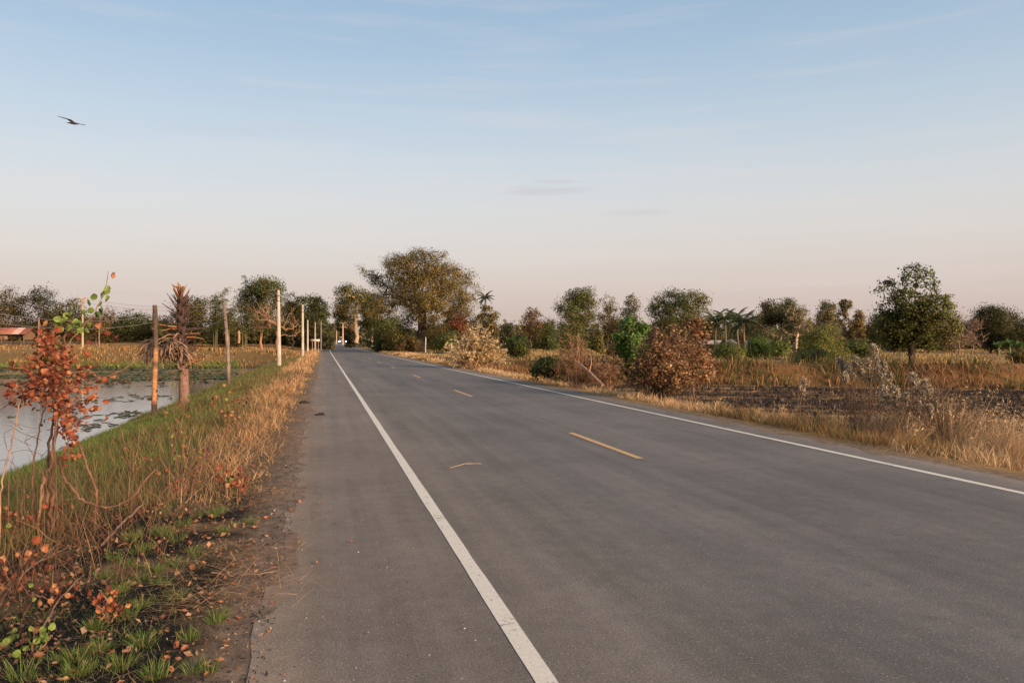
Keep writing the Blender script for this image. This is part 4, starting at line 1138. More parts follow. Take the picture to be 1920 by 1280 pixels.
for i in range(9):      # a few stiff stalks that still stand out
    f = .1 + .75 * RNG.random(); h = z0 + (zt - z0) * f * .7; sgn = 1 if i % 3 else -1
    c = np.array((np.interp(h, P[:, 2], P[:, 0]), 0, h)); q_ = MB(); L = .55 + .35 * RNG.random()
    q_.tube([c, c + np.array((sgn * L * .5, -.1, .03)), c + np.array((sgn * L, -.15, -.02 + .06 * RNG.normal()))], (.03, .02, .012), 5, (.42, .19, .08)); q_.build('dry_stalk', M_DRY, root)

# ------------------------------------------------------------------ roadside shrubs on the right
G_CREAM = [((.55, .42, .22), 3), ((.64, .53, .32), 2), ((.30, .19, .10), 2)]
spray(882, 46, [(818, 668), (822, 658), (950, 662), (953, 676), (832, 655), (845, 645), (858, 640), (868, 628), (880, 612), (890, 625), (903, 607), (915, 622), (926, 628), (938, 640), (946, 655), (840, 672), (940, 672), (860, 660), (900, 650), (920, 655)], G_CREAM, 108, 44, .17, .022, (.24, .145, .09),
      'tall drying shrub with pale yellow leaves at the right road edge', 'yellow_leaved_shrub', seed=501, jit=5, side=.16, frm=.38, footw=.32)
B_DEAD = [((.23, .12, .058), 3), ((.32, .185, .095), 2), ((.12, .066, .038), 2.2), ((.43, .29, .16), 1.4), ((.08, .09, .03), .6)]
BR = tree('brown_leaved_shrub', 'rounded shrub of scorched brown leaves at the right road edge', 1240, 21.6, 616, 165, B_DEAD, seed=502, nc=300, lp=17, ls=.07, cr=.085, cat='shrub', stems=4, parts=('stems', 'foliage'), bark=(.05, .033, .026), r0=.075, shell=.35, twigs=2, topfrac=.4,
     lobes_px=[(1196, 668, 12, 12, .6), (1222, 632, 8, 16, .5), (1252, 622, 7, 14, .5), (1322, 668, 8, 12, .5), (1182, 700, 10, 8, .5), (1235, 655, 30, 24, 1.2), (1265, 662, 34, 28, 1.2), (1215, 680, 32, 30), (1250, 700, 50, 28, 1.3), (1290, 690, 26, 30), (1200, 710, 22, 20), (1285, 640, 20, 22), (1232, 628, 16, 12, .6)])
spray(1240, 21.6, [(1182, 695), (1180, 672), (1192, 655), (1206, 640), (1222, 622), (1240, 616), (1258, 620), (1276, 625), (1292, 632), (1312, 645), (1324, 668), (1326, 695), (1316, 715), (1175, 715)], B_DEAD, 110, 44, .07, .009, (.06, .04, .03), root=BR, seed=512, jit=9, side=.08, frm=.35, parts=('branches', 'outer_leaves'))
tree('rust_leaved_shrub', 'upright rust coloured shrub leaning out behind the scorched brown shrub', 1298, 24, 590, 60, G_RUST + B_DEAD, seed=503, nc=130, lp=12, ls=.10, cr=.09, cat='shrub', stems=3, parts=('stems', 'foliage'), bark=(.15, .09, .065), r0=.035, twigs=2,
     lobes_px=[(1300, 612, 16, 20, .8), (1310, 640, 14, 26), (1295, 660, 22, 26), (1318, 600, 6, 10, .4), (1312, 690, 20, 26)])
tree('low_green_shrub', 'small dark green shrub touching the right road edge', 1030, 29, 672, 66, G_GREEN + G_DARK, seed=504, nc=150, lp=22, ls=.09, cr=.10, cat='shrub', stems=4, parts=('stems', 'foliage'), r0=.03)
TB = tree('dead_twig_bush', 'tangled dead brown twig bush behind the small green shrub', 1082, 27, 640, 96, G_BROWN, seed=505, nc=170, lp=7, ls=.07, cr=.16, cat='bush', stems=6, parts=('stems', 'foliage'), bark=(.27, .145, .085), r0=.04, twigs=9, shell=.6, topfrac=.35,
     lobes_px=[(1075, 665, 30, 24), (1090, 690, 40, 26, 1.2), (1110, 705, 34, 20), (1060, 695, 24, 20), (1085, 650, 12, 14, .5)])
spray(1082, 27, [(1045, 668), (1060, 650), (1072, 632), (1084, 622), (1092, 640), (1108, 660), (1125, 680), (1140, 700), (1040, 690)], G_BROWN, 50, 5, .06, .009, (.27, .155, .095), root=TB, seed=515, jit=8, side=.08, parts=('upright_twigs', 'dry_leaves'))
tree('dead_twig_bush', 'low mound of dry bramble between twig bush and scorched brown shrub', 1140, 26, 678, 90, G_BROWN, seed=506, nc=120, lp=7, ls=.06, cr=.15, cat='bush', stems=6, parts=('stems', 'foliage'), bark=(.33, .19, .11), r0=.02, twigs=9, topfrac=.35)
mb = MB(); A, B, D = pt(1078, 676, 26.2), pt(1105, 697, 25.0), pt(1130, 722, 24.2)
mb.tube([A, (A + B) / 2 + (0, 0, .02), B, (B + D) / 2, D], (.022, .03, .036, .04, .045), 8, (.40, .24, .15)); mb.tube([B, B + (.10, .1, .25), B + (.12, .15, .5)], (.02, .014, .006), 5, (.34, .2, .12))
tag(mb.build('fallen_branch', M_BARK, None, True), 'bare fallen branch leaning down through the dead twig bush', 'branch')

def seed_plant(px, Z, heads, label, seed, nst=6, pl=.19):
    """dark dry stalks carrying drooping fluffy white heads"""
    RG(seed)
    b = at(px, Z); root = empty('fluffy_weed', b, label, 'weed', 'dry weeds with white fluffy heads', 0)
    for (hx, hy) in heads:
        tip = pt(hx, hy, Z + (RNG.random() - .5) * .7) - b
        foot = np.array((RNG.normal() * .22, RNG.normal() * .2, -.05)); foot[0] += tip[0] * .35; foot[1] += tip[1] * .35
        foot[2] = float(gz(b[0] + foot[0], b[1] + foot[1])) - b[2] - .03
        t = np.linspace(0, 1, 6)[:, None]
        P = foot + (tip - foot) * np.concatenate([t ** 1.5, t ** 1.5, t ** .85], 1)
        q = MB(); q.tube(P, np.linspace(.008, .004, 6), 5, (.11, .07, .05)); st = q.build('stalk', M_BARK, root)
        k = 16; d = np.array((RNG.random() * .5 + .1, 0, -1.0)); d /= np.linalg.norm(d)
        f = np.linspace(0, 1, k)
        cen = tip + np.outer(f - .25, d) * pl + np.array((0, 0, .03)) * np.sin(f * 3)[:, None]
        m2 = 24; Pp = np.repeat(cen, m2, 0) + RNG.normal(size=(k * m2, 3)) * (.022 + .014 * RNG.random()) * np.repeat(np.sin(f * 2.6 + .4), m2)[:, None]
        V, F, Cc = leaf_geo(Pp, .04, pal_cols([((.34, .285, .21), 3), ((.44, .38, .29), 1.2), ((.20, .15, .10), 1.5)], k * m2, .15), .7, .5)
        mk('fluffy_head', V, F, M_DRY, root, Cc)
seed_plant(1622, 14.5, [(1575, 676), (1590, 684), (1602, 672), (1612, 684), (1624, 676), (1638, 652), (1640, 668), (1646, 690), (1657, 682), (1584, 702), (1596, 696), (1630, 704), (1652, 705), (1668, 702), (1614, 700), (1580, 690), (1655, 695)], 'tall cluster of white fluffy weed heads before the dark paddy', 601)
seed_plant(1478, 16.5, [(1506, 712), (1503, 728)], 'single drooping white weed head standing apart on a thin stalk', 602, pl=.18)
seed_plant(1690, 13.2, [(1712, 706), (1716, 718), (1735, 716), (1740, 728), (1728, 738), (1656, 728), (1676, 728), (1664, 742), (1680, 745), (1754, 752), (1741, 764), (1722, 758), (1700, 740)], 'lower cluster of white fluffy weed heads beside the dry tussocks', 603)

def tussock(px, Z, h, label, seed, n=260, lean=.5, bend=1.1, pal=None, spread=.16, az=None, name='dry_grass_tussock', heads=0):
    RG(seed)
    b = at(px, Z); root = empty(name, b, label, 'grass tussock', 'dry grass tussocks on the right verge')
    r = spread * np.sqrt(RNG.random(n)); a = RNG.random(n) * 6.283
    P = np.stack([r * np.cos(a), r * np.sin(a), np.zeros(n)], -1); P[:, 2] = gz(b[0] + P[:, 0], b[1] + P[:, 1]) - b[2] - .02
    pal = pal or [((.38, .26, .14), 3), ((.48, .34, .19), 2), ((.24, .14, .07), 2)]
    c = pal_cols(pal, n, .25); aa = a + RNG.normal(size=n) * .5
    if az is not None: aa = np.where(RNG.random(n) < .7, az + RNG.normal(size=n) * .6, aa)
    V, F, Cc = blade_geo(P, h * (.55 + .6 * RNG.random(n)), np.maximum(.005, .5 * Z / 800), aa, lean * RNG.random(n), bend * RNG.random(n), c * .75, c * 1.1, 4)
    mk('blades', V, F, M_GRASS, root, Cc)
    if heads:
        k = heads; a = RNG.random(k) * 6.283; L = h * (.8 + .5 * RNG.random(k)); P2 = P[:k]
        aa = (az if az is not None else 0) + RNG.normal(size=k) * .7
        cc = pal_cols([((.50, .34, .19), 1), ((.58, .42, .26), 1)], k)
        l0, bd = .05 + .25 * RNG.random(k), .4 + .5 * RNG.random(k)
        V, F, Cc = blade_geo(P2, L, .006, aa, l0, bd, cc * .8, cc, 5)
        tips = V.reshape(k, 11, 3)[:, 10]; pre = V.reshape(k, 11, 3)[:, 6]
        f = np.linspace(0, 1, 12)[None, :, None]
        Q = (pre[:, None] * (1 - f) + tips[:, None] * f).reshape(-1, 3) + RNG.normal(size=(k * 12, 3)) * .008
        V2, F2, C2 = leaf_geo(Q, .05, np.repeat(cc, 12, 0), -.3, .25)
        mk('seed_heads', np.vstack([V, V2]), np.vstack([F, F2 + len(V)]), M_GRASS, root, np.vstack([Cc, C2]))
AZR = -YAW - .15
for i, (px, Z, h, lb, hd) in enumerate([(1742, 13.6, 1.35, 'tall dark arching grass tussock right of the white weed heads', 10), (1795, 13.0, 1.2, 'tall pale grass tussock bending right over the paddy edge', 30), (1838, 12.4, .95, 'bushy pale tussock between tall tussock and picture edge', 30),
        (1880, 11.8, .9, 'wide pale tussock second from the right edge', 30), (1918, 11.2, .95, 'pale arching tussock cut by the right picture edge', 30), (1660, 13.6, .75, 'upright straw tussock under the white weed cluster', 26), (1618, 14.2, .6, 'short straw tussock at the foot of the tall white weeds', 16),
        (1560, 15.2, .55, 'small straw tussock between the single weed head and white cluster', 20), (1460, 17.2, .5, 'rounded reddish straw tussock beneath the single weed head', 6), (1345, 19.5, .45, 'rounded tan tussock near the road right of brown shrub', 6), (1412, 18.2, .42, 'small round tan tussock between two larger ones on the verge', 6),
        (1705, 12.6, .6, 'low tangled tussock in front of the dark arching one', 14), (1900, 10.6, .55, 'low brown tussock at the asphalt edge far right', 8), (1815, 11.6, .5, 'low rusty tussock close to the asphalt under the pale tall ones', 8)]):
    tussock(px, Z, h, lb, 620 + i, 420 if h > .7 else 300, .55, 1.2, None if i else [((.20, .13, .075), 3), ((.30, .20, .12), 2), ((.13, .08, .05), 2)], .2 if h > .7 else .16, AZR, heads=hd)
spray(1735, 13.4, [(1690, 730), (1705, 712), (1722, 700), (1740, 705), (1758, 715), (1775, 730), (1790, 750), (1700, 760)], G_BROWN, 70, 4, .05, .006, (.10, .065, .045), 'tangle of dark dry stems among the lower white weed heads', 'dry_stem_bush', 'bush', seed=640, jit=14, side=.06, footw=.25)
spray(1625, 14.4, [(1585, 720), (1600, 705), (1620, 700), (1640, 705), (1660, 720), (1570, 735)], G_BROWN, 34, 5, .05, .005, (.12, .08, .055), 'thin dark dry stems under the tall white weed cluster', 'dry_stem_bush', 'bush', seed=641, jit=12, side=.06, footw=.22)
# ------------------------------------------------------------------ grass in masses
def scatter(u0, u1, y0, y1, n, power=1.0, seed=0):
    """points in a strip beside the road, denser near the camera"""
    RG(seed)
    t = RNG.random(n) ** power
    y = y0 * (y1 / y0) ** t
    u = u0 + (u1 - u0) * RNG.random(n)
    return u + xo(y), y, u

P_STRAW = [((.43, .26, .125), 3), ((.54, .37, .20), 2), ((.28, .15, .07), 2.5), ((.36, .195, .09), 2)]
P_PALE = [((.50, .345, .19), 3), ((.60, .45, .27), 2), ((.33, .20, .10), 2), ((.42, .26, .13), 2)]
P_RUSTG = [((.29, .15, .065), 3), ((.19, .095, .042), 2.5), ((.38, .235, .115), 1.6), ((.11, .09, .03), 1)]
P_GREENG = [((.12, .175, .036), 3), ((.16, .20, .05), 2), ((.085, .12, .03), 2), ((.24, .20, .07), .7)]
P_MIXG = [((.12, .13, .04), 3), ((.24, .17, .07), 2), ((.08, .10, .03), 2)]

# left: tall straw along the asphalt, from a little way off to the far poles
x, y, u = scatter(-3.0, -.30, 7.6, 150, 90000, .95, 700)
patch = fbm(x * .9, y * .45, 71)
edge = np.clip((-u - .30 - .45 * fbm(y * .8, y * 0, 72)) / .5, 0, 1)
keep = RNG.random(len(x)) < edge * np.clip((patch - .30) * 3.2, .08, 1) * np.clip((u + 1.2 + .9 * fbm(x * .5, y * .25, 70) + .5 * np.clip((y - 14) / 20, 0, 1)) / .6, 0, 1) * np.clip((y - 7) / 3.5, .12, 1)
x, y, u, edge = x[keep], y[keep], u[keep], edge[keep]
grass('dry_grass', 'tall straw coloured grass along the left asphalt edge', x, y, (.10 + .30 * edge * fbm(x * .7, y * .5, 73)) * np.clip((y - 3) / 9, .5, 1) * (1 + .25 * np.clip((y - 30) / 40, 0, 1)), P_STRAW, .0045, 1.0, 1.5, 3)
# left: flattened straw lying over the asphalt edge
x, y, u = scatter(-1.1, .02, 4.6, 60, 16000, 1.0, 705)
keep = RNG.random(len(x)) < np.clip((fbm(x * 1.4, y * .9, 74) - .42) * 5, 0, 1) * np.clip(1 - np.abs(u + .55) / .55, 0, 1)
x, y = x[keep], y[keep]
lx, ly = x, y
RG(706)
n = len(lx); c = pal_cols(P_STRAW, n, .3)
V, F, Cc = blade_geo(np.stack([lx, ly, np.maximum(gz(lx, ly), -.002) + .012 + .03 * RNG.random(n)], -1), .10 + .22 * RNG.random(n), np.maximum(.0032, .3 * depth(lx, ly) / 800), RNG.random(n) * 6.283, 1.25 + .3 * RNG.random(n), .1 + .25 * RNG.random(n), c, c, 3)
tag(mk('fallen_straw', V, F, M_GRASS, None, Cc), 'flattened straw lying along the left asphalt edge', 'straw', kind='stuff')
# left: green bank down to the water
x, y, u = scatter(-6.9, -1.4, 6.4, 85, 112000, .9, 710)
zz = gz(x, y); keep = (zz > WATER - .03) & (RNG.random(len(x)) < np.clip((-u - 1.5 + 1.2 * (fbm(x * .6, y * .3, 75) - .5)) / .9, 0, 1)) & (pxof(x, y) > -300)
x, y, zz = x[keep], y[keep], zz[keep]
hh = .08 + .12 * fbm(x * 1.2, y * 1.0, 76)
dryk = fbm(x * .8, y * .5, 77) + np.clip((y - 25) / 120, 0, .2) + .07 * np.clip((u[keep] + 2.6) / 1.0, 0, 1)
for nm, lb, mk_, pl in (('green_grass', 'short green grass on the bank down to the pond', dryk < .53, P_GREENG), ('mixed_grass', 'half dried tufts among the green pond bank grass', dryk >= .53, P_MIXG)):
    grass(nm, lb, x[mk_], y[mk_], hh[mk_] * (1.0 if pl is P_GREENG else 1.5), pl, .004, .5, .9, 2, z=zz[mk_])
# scrubby grass between straw and green, with fine dark stalks
x, y, u = scatter(-3.2, -1.0, 5.2, 40, 3600, .9, 712)
grass('scrub_grass', 'thin wiry brown stalks between straw and green bank', x, y, np.full(len(x), .30), [((.20, .11, .06), 2), ((.11, .065, .04), 2), ((.30, .19, .09), 1), ((.09, .11, .03), 1)], .003, .6, .6, 2)
# far pond bank and the field behind it
RG(715)
n = 42000; px = -30 + 640 * RNG.random(n); s = RNG.random(n) ** 1.1
Z = 84 + 70 * s; x, y = cam2w(px, Z); keep = (gz(x, y) > WATER + .02) & (x - xo(y) < -2.2)
x, y, Z = x[keep], y[keep], Z[keep]
clump = fbm(x * .35, y * .35, 78)
keep = RNG.random(len(x)) < np.where(Z < 98, np.clip((clump - .30) * 2.5, .1, 1), np.clip((clump - .50) * 5, .05, 1))
x, y, Z = x[keep], y[keep], Z[keep]
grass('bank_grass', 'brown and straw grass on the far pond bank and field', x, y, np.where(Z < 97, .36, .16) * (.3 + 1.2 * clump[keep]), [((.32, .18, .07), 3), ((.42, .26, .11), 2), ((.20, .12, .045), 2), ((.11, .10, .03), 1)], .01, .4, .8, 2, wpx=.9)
RG(716)
n = 7000; px = -30 + 480 * RNG.random(n); Z = 82.5 + 4 * RNG.random(n); x, y = cam2w(px, Z); z = gz(x, y); keep = np.abs(z - WATER) < .4
grass('reed_fringe', 'green reed fringe at the far edge of the pond', x[keep], y[keep], np.full(keep.sum(), .45), P_MIXG + P_GREENG, .01, .4, .8, 2, wpx=.9, z=np.maximum(z[keep], WATER - .05))
# right verge
x, y, u = scatter(7.38, 11.2, 8.2, 120, 92000, .9, 720)
patch = fbm(x * .8, y * .6, 79)
edge = np.clip((u - 7.40 - .35 * fbm(y * .9, y * 0 + 4, 80)) / .45, 0, 1)
keep = RNG.random(len(x)) < edge * np.clip((patch - .25) * 2.6, .1, 1) * np.clip((11.2 - u) / 2.2, 0, 1)
x, y, u, edge = x[keep], y[keep], u[keep], edge[keep]
k2 = fbm(x * .5, y * .35, 81)
hh = .10 + .26 * edge * fbm(x * 1.1, y * .9, 82)
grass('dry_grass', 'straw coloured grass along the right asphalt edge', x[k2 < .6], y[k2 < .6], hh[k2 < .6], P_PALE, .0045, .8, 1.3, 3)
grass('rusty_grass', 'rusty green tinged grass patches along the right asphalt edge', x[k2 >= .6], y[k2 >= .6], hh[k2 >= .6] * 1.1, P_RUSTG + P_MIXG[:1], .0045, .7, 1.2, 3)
# burnt paddy stubble
RG(725)
n = 26000; px = 1080 + 900 * RNG.random(n); Z = 15 + 29 * RNG.random(n); x, y = cam2w(px, Z); u = x - xo(y)
qd_ = ((y - 46) + .59 * (x - 12)) / 1.16; al = (x - 12) * .86 - (y - 46) * .51
keep = (u > 9.6) & (qd_ < -.3) & (RNG.random(n) < np.where(fbm(al * .10, qd_ * 1.1, 21, 4) > .61, .6, .16))
x, y = x[keep], y[keep]
grass('paddy_stubble', 'short straw stubble in streaks over the burnt paddy', x, y, np.full(len(x), .15), [((.34, .21, .11), 2), ((.24, .14, .07), 2), ((.09, .055, .038), 2.5), ((.05, .034, .026), 2)], .005, .5, .5, 2)
# clods and ash on the burnt paddy
RG(727)
n = 9000; px = 1080 + 900 * RNG.random(n); Z = 15 + 29 * RNG.random(n); x, y = cam2w(px, Z); kp = (x - xo(y) > 9.8) & (((y - 46) + .59 * (x - 12)) / 1.16 < -.4); x, y = x[kp], y[kp]; n = len(x)
V, F, Cc = leaf_geo(np.stack([x, y, gz(x, y) + .01], -1), .07 + .13 * RNG.random(n) ** 2, pal_cols([((.045, .03, .02), 3), ((.075, .05, .034), 2), ((.02, .016, .013), 2), ((.13, .09, .06), .7)], n, .3), -.1, .7, .4)
tag(mk('paddy_clods', V, F, M_DRY, None, Cc), 'dark clods and ash scattered over the burnt paddy', 'soil clods', kind='stuff')
# tall grass on the terrace bank
RG(730)
n = 42000; px = 940 + 1010 * RNG.random(n); Z = 36 + 16 * RNG.random(n); x, y = cam2w(px, Z); u = x - xo(y)
qd_ = ((y - 46) + .59 * (x - 12)) / 1.16
ck = fbm(x * .8, y * .8, 84)
keep = (u > 9.2) & (qd_ > -.7) & (qd_ < 2.3) & (RNG.random(n) < np.clip((ck - .32) * 3.4, .22, 1))
x, y, ck = x[keep], y[keep], ck[keep]; qd_ = qd_[keep]
g = fbm(x * .35, y * .35, 85) + .15 * (qd_ > 1.5)
sel = g < .58
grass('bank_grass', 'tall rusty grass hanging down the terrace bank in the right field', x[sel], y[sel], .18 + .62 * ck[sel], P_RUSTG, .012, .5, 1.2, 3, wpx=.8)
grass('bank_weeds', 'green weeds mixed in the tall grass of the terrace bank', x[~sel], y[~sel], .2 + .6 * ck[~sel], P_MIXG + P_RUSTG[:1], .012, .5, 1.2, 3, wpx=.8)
# field beyond
RG(735)
n = 46000; px = 800 + 1140 * RNG.random(n); Z = 47 + 95 * RNG.random(n) ** 1.4; x, y = cam2w(px, Z); u = x - xo(y)
qd_ = ((y - 46) + .59 * (x - 12)) / 1.16; ck = fbm(x * .22, y * .22, 86)
keep = (u > 8.6) & ((qd_ > 2.5) | (x < 14)) & (RNG.random(n) < np.clip((ck - .42) * 4, .10, 1))
x, y, ck = x[keep], y[keep], ck[keep]
grass('field_grass', 'straw stubble and weeds over the field behind the terrace bank', x, y, .09 + .45 * np.clip(ck - .45, 0, 1) * 2, [((.42, .28, .12), 3), ((.32, .20, .08), 2), ((.16, .13, .045), 1.4)], .012, .4, .8, 2, wpx=.8)

# ------------------------------------------------------------------ pond plants
def lily_mesh(k, colr, rim):
    mb = MB(); n = 12; a = .25 + np.arange(n) * (6.283 - .5) / (n - 1)
    r = 1 + .08 * np.sin(a * 3 + k) + .05 * np.sin(a * 7 + 2 * k)
    z = .02 + rim * np.abs(np.sin(a * 1.5 + k)) ** 2
    V = np.vstack([(0, 0, .02), np.stack([r * np.cos(a), r * np.sin(a), z], -1), np.stack([r * np.cos(a), r * np.sin(a), z - .03], -1)])
    mb.add(V, [(0, i + 1, i + 2) for i in range(n - 1)], colr); mb.add(V, [(i + 1, n + 1 + i, n + 2 + i, i + 2) for i in range(n - 1)], np.asarray(colr) * .8)
    return mb.build('lily_pad', M_PAD, link=False)
LM = [lily_mesh(0, (.07, .10, .035), 0), lily_mesh(1, (.10, .12, .04), .3), lily_mesh(2, (.14, .10, .05), .5), lily_mesh(3, (.05, .065, .03), .15), lily_mesh(4, (.19, .12, .06), .8)]
RG(740)
cnt = 0
while cnt < 280:
    px, py = 395 * RNG.random(), 700 + 175 * RNG.random() ** 1.6
    Z = FPX * (EYE - WATER) / (py - CY); x, y = cam2w(px, Z)
    if float(gz(x, y)) > WATER - .1: continue
    dens = float(fbm(x * .16, y * .22, 87, 3)) + .10 * (px > 140) - .1 * (px < 100) + .10 * (py < 720)
    if dens < .56 + .05 * RNG.random(): continue
    k = int(RNG.integers(5)); o = bpy.data.objects.new('lily_pad', LM[k]); COL.objects.link(o)
    s = (.10 + .13 * RNG.random()) * (1.25 if Z > 45 else 1); o.scale = (s, s, s * .8); o.location = (x, y, WATER + .004 + .003 * RNG.random())
    o.rotation_euler = ((.12 if k == 4 else .02) * RNG.normal(), 0, RNG.random() * 6.283)
    tag(o, ('flat green', 'upturned yellow green', 'curled olive brown', 'flat dark', 'strongly curled brown')[k] + ' lily pad floating on the ' + ('far' if Z > 45 else 'near') + ' pond water', 'lily pad', 'lily pads on the pond'); cnt += 1
RG(741)
n = 5200; px = -20 + 470 * RNG.random(n); py = 690 + 34 * RNG.random(n) ** 1.3; Z = FPX * (EYE - WATER) / (py - CY); x, y = cam2w(px, Z)
keep = (gz(x, y) < WATER) & (RNG.random(n) < np.clip((fbm(x * .10, y * .14, 88, 3) - .50 + .10 * (px > 180) - .10 * (px > 310)) * 5, 0, 1))
x, y = x[keep], y[keep]; n = len(x); a = np.arange(7) * 6.283 / 7; s = .14 + .2 * RNG.random(n)
V = np.stack([x[:, None] + s[:, None] * np.cos(a) * (1 + .2 * RNG.random((n, 7))), y[:, None] + s[:, None] * np.sin(a) * (1 + .2 * RNG.random((n, 7))), WATER + .01 + .10 * RNG.random((n, 7)) ** 3], -1).reshape(-1, 3)
F = np.concatenate([np.arange(n)[:, None] * 7 + np.array((0, i + 1, i + 2)) for i in range(5)])
tag(mk('floating_weed', V, F, M_PAD, None, np.repeat(pal_cols([((.075, .095, .03), 3), ((.12, .12, .045), 2), ((.15, .10, .05), 1.5)], n, .3), 7, 0)), 'crowded floating leaves covering the far half of the pond', 'water plants', kind='stuff')

# ------------------------------------------------------------------ near verge: leaves, shrubs, tufts
def leaf_mesh(k, colr, aspect, cup, bend, rip=0):
    """one broad leaf: rounded blade with midrib fold and curled rim"""
    mb = MB(); nt_, ns = 7, 5
    V, C_ = [], []
    for i in range(nt_):
        t = i / (nt_ - 1); wd = aspect * .5 * math.sin(math.pi * min(1, .04 + .96 * t ** .85)) ** .6 * (1 if 0 < i < nt_ - 1 else .05)
        for j in range(ns):
            v = (j / (ns - 1) - .5) * 2
            wob = .03 * math.sin(i * 2.1 + j * 1.7 + k * 3) * (1 + rip)
            V.append((v * wd, t - .0, cup * (v * v) * wd + bend * (t - .4) ** 2 * 1.4 + wob))
            C_.append(np.asarray(colr) * (1.0 - .30 * abs(v) * (t > .5) + .25 * math.sin(k * 5 + i * 1.3 + j * 2.2) - .25 * (j == 2)))
    F = [(i * ns + j, i * ns + j + 1, (i + 1) * ns + j + 1, (i + 1) * ns + j) for i in range(nt_ - 1) for j in range(ns - 1)]
    mb.add(V, F, np.array(C_))
    mb.tube([(0, .02, bend * .2), (0, -.1, bend * .3), (.02, -.22, bend * .3)], .012, 3, np.asarray(colr) * .6)
    return mb.build('leaf', M_DRY, link=False, smooth=True)
LF_BR = [leaf_mesh(0, (.25, .07, .034), .85, .9, .5, 1), leaf_mesh(1, (.34, .13, .065), .75, .7, -.8, 1), leaf_mesh(2, (.17, .046, .026), .7, 1.4, 1.0, 2), leaf_mesh(3, (.40, .19, .09), .85, .6, .5, 1), leaf_mesh(4, (.11, .034, .023), .6, 1.8, 1.2, 2), leaf_mesh(5, (.28, .08, .038), .65, 1.0, -1.1, 2)]
LF_GR = [leaf_mesh(6, (.14, .20, .04), .95, .3, .2), leaf_mesh(7, (.19, .24, .06), .9, .2, -.3), leaf_mesh(8, (.09, .14, .03), 1.0, .4, .3)]
LF_LIT = [leaf_mesh(9, (.30, .13, .075), .7, .6, .4, 1), leaf_mesh(10, (.36, .20, .12), .6, .8, .5, 1), leaf_mesh(11, (.24, .10, .06), .8, .9, .9, 1), leaf_mesh(12, (.42, .16, .08), .9, .4, .3), leaf_mesh(13, (.30, .20, .14), .5, 1.0, .5, 1)]

def put_leaf(me, loc, s, par=None, face=None, name='leaf', rot=None):
    o = bpy.data.objects.new(name, me); COL.objects.link(o)
    if par is not None: o.parent = par
    o.location = loc; o.scale = (s, s, s)
    o.rotation_euler = rot if rot is not None else (R(60 + 70 * RNG.random()), RNG.normal() * .7, RNG.random() * 6.283)
    return o

def stem_obj(root, b, pix, Z, r0, r1, colr=(.22, .105, .06), zs=0.0, name='stem'):
    P = np.array([pt(px, py, Z + zs * i / max(1, len(pix) - 1)) for i, (px, py) in enumerate(pix)])
    # round the polyline off
    tt = np.linspace(0, len(P) - 1, 4 * len(P)); Q = np.stack([np.interp(tt, np.arange(len(P)), P[:, j]) for j in range(3)], -1)
    for _ in range(3): Q[1:-1] = (Q[:-2] + 2 * Q[1:-1] + Q[2:]) / 4
    if r0 > r1 and pix[0][1] > 860:
        Q[0, 2] = min(Q[0, 2], float(gz(Q[0, 0], Q[0, 1])) - .03)
    Q[1:-1] += RNG.normal(size=Q[1:-1].shape) * r0 * .45
    k = len(Q); mb = MB(); mb.tube(Q - b, np.linspace(r0, r1, k) * (1 + .16 * np.sin(np.arange(k) * 1.9) + .1 * RNG.normal(size=k) * .7), 7, np.asarray(colr) * (.75 + .5 * RNG.random()))
    mb.build(name, M_BARK, root, True)
    return Q

RG(800)
ZS = 7.4
b = hit(97, 1000)[0]; ZS = float(depth(b[0], b[1]))
shrub = empty('leafy_shrub', b, 'tall sapling with round orange brown leaves and green top by the pond', 'shrub')
SB, SR = (.13, .065, .042), (.17, .09, .058)
main = stem_obj(shrub, b, [(97, 1004), (98, 940), (97, 890), (103, 830), (108, 770), (113, 710), (118, 660), (124, 625)], ZS, .017, .008, SB)
st2 = stem_obj(shrub, b, [(92, 1000), (90, 930), (88, 880), (92, 830), (102, 770), (104, 730), (98, 670), (88, 640), (76, 608)], ZS, .016, .004, SR, .25)
st3 = stem_obj(shrub, b, [(72, 985), (78, 920), (82, 890), (95, 880), (100, 840), (108, 770)], ZS, .013, .008, SR, -.1)
grn = stem_obj(shrub, b, [(117, 670), (132, 640), (150, 617), (168, 600), (178, 588), (190, 562), (198, 540), (203, 520), (202, 508)], ZS, .007, .002, (.16, .10, .05))
lft = stem_obj(shrub, b, [(106, 750), (75, 735), (45, 738), (22, 752), (0, 770)], ZS, .006, .003, SR, .3)
lf2 = stem_obj(shrub, b, [(108, 730), (70, 705), (45, 690), (5, 686)], ZS, .006, .003, SR, -.3)
rgt = stem_obj(shrub, b, [(112, 735), (150, 722), (185, 712), (215, 700), (240, 688), (262, 672)], ZS, .006, .002, SR, .2)
rg2 = stem_obj(shrub, b, [(116, 700), (150, 690), (172, 696), (186, 712)], ZS, .005, .003, SR, -.2)
dn1 = stem_obj(shrub, b, [(114, 780), (122, 800), (128, 830), (130, 862), (132, 885)], ZS, .005, .003, SR, -.3)
dn2 = stem_obj(shrub, b, [(110, 760), (140, 765), (160, 770), (170, 782)], ZS, .004, .002, SR, -.3)
big = stem_obj(shrub, b, [(110, 855), (114, 880), (125, 907), (150, 932), (178, 950), (215, 951), (248, 932), (272, 900), (290, 878)], ZS - .2, .013, .007, (.12, .065, .042), .3)
stem_obj(shrub, b, [(182, 928), (168, 880), (148, 830), (130, 798), (120, 775)], ZS + .25, .011, .006, SR)
stem_obj(shrub, b, [(62, 985), (60, 930), (62, 870), (70, 825), (78, 785), (86, 760)], ZS + .3, .010, .005, SR)
stem_obj(shrub, b, [(0, 932), (6, 890), (16, 855), (25, 820), (33, 780), (38, 748)], ZS - .3, .008, .005, (.27, .17, .11))
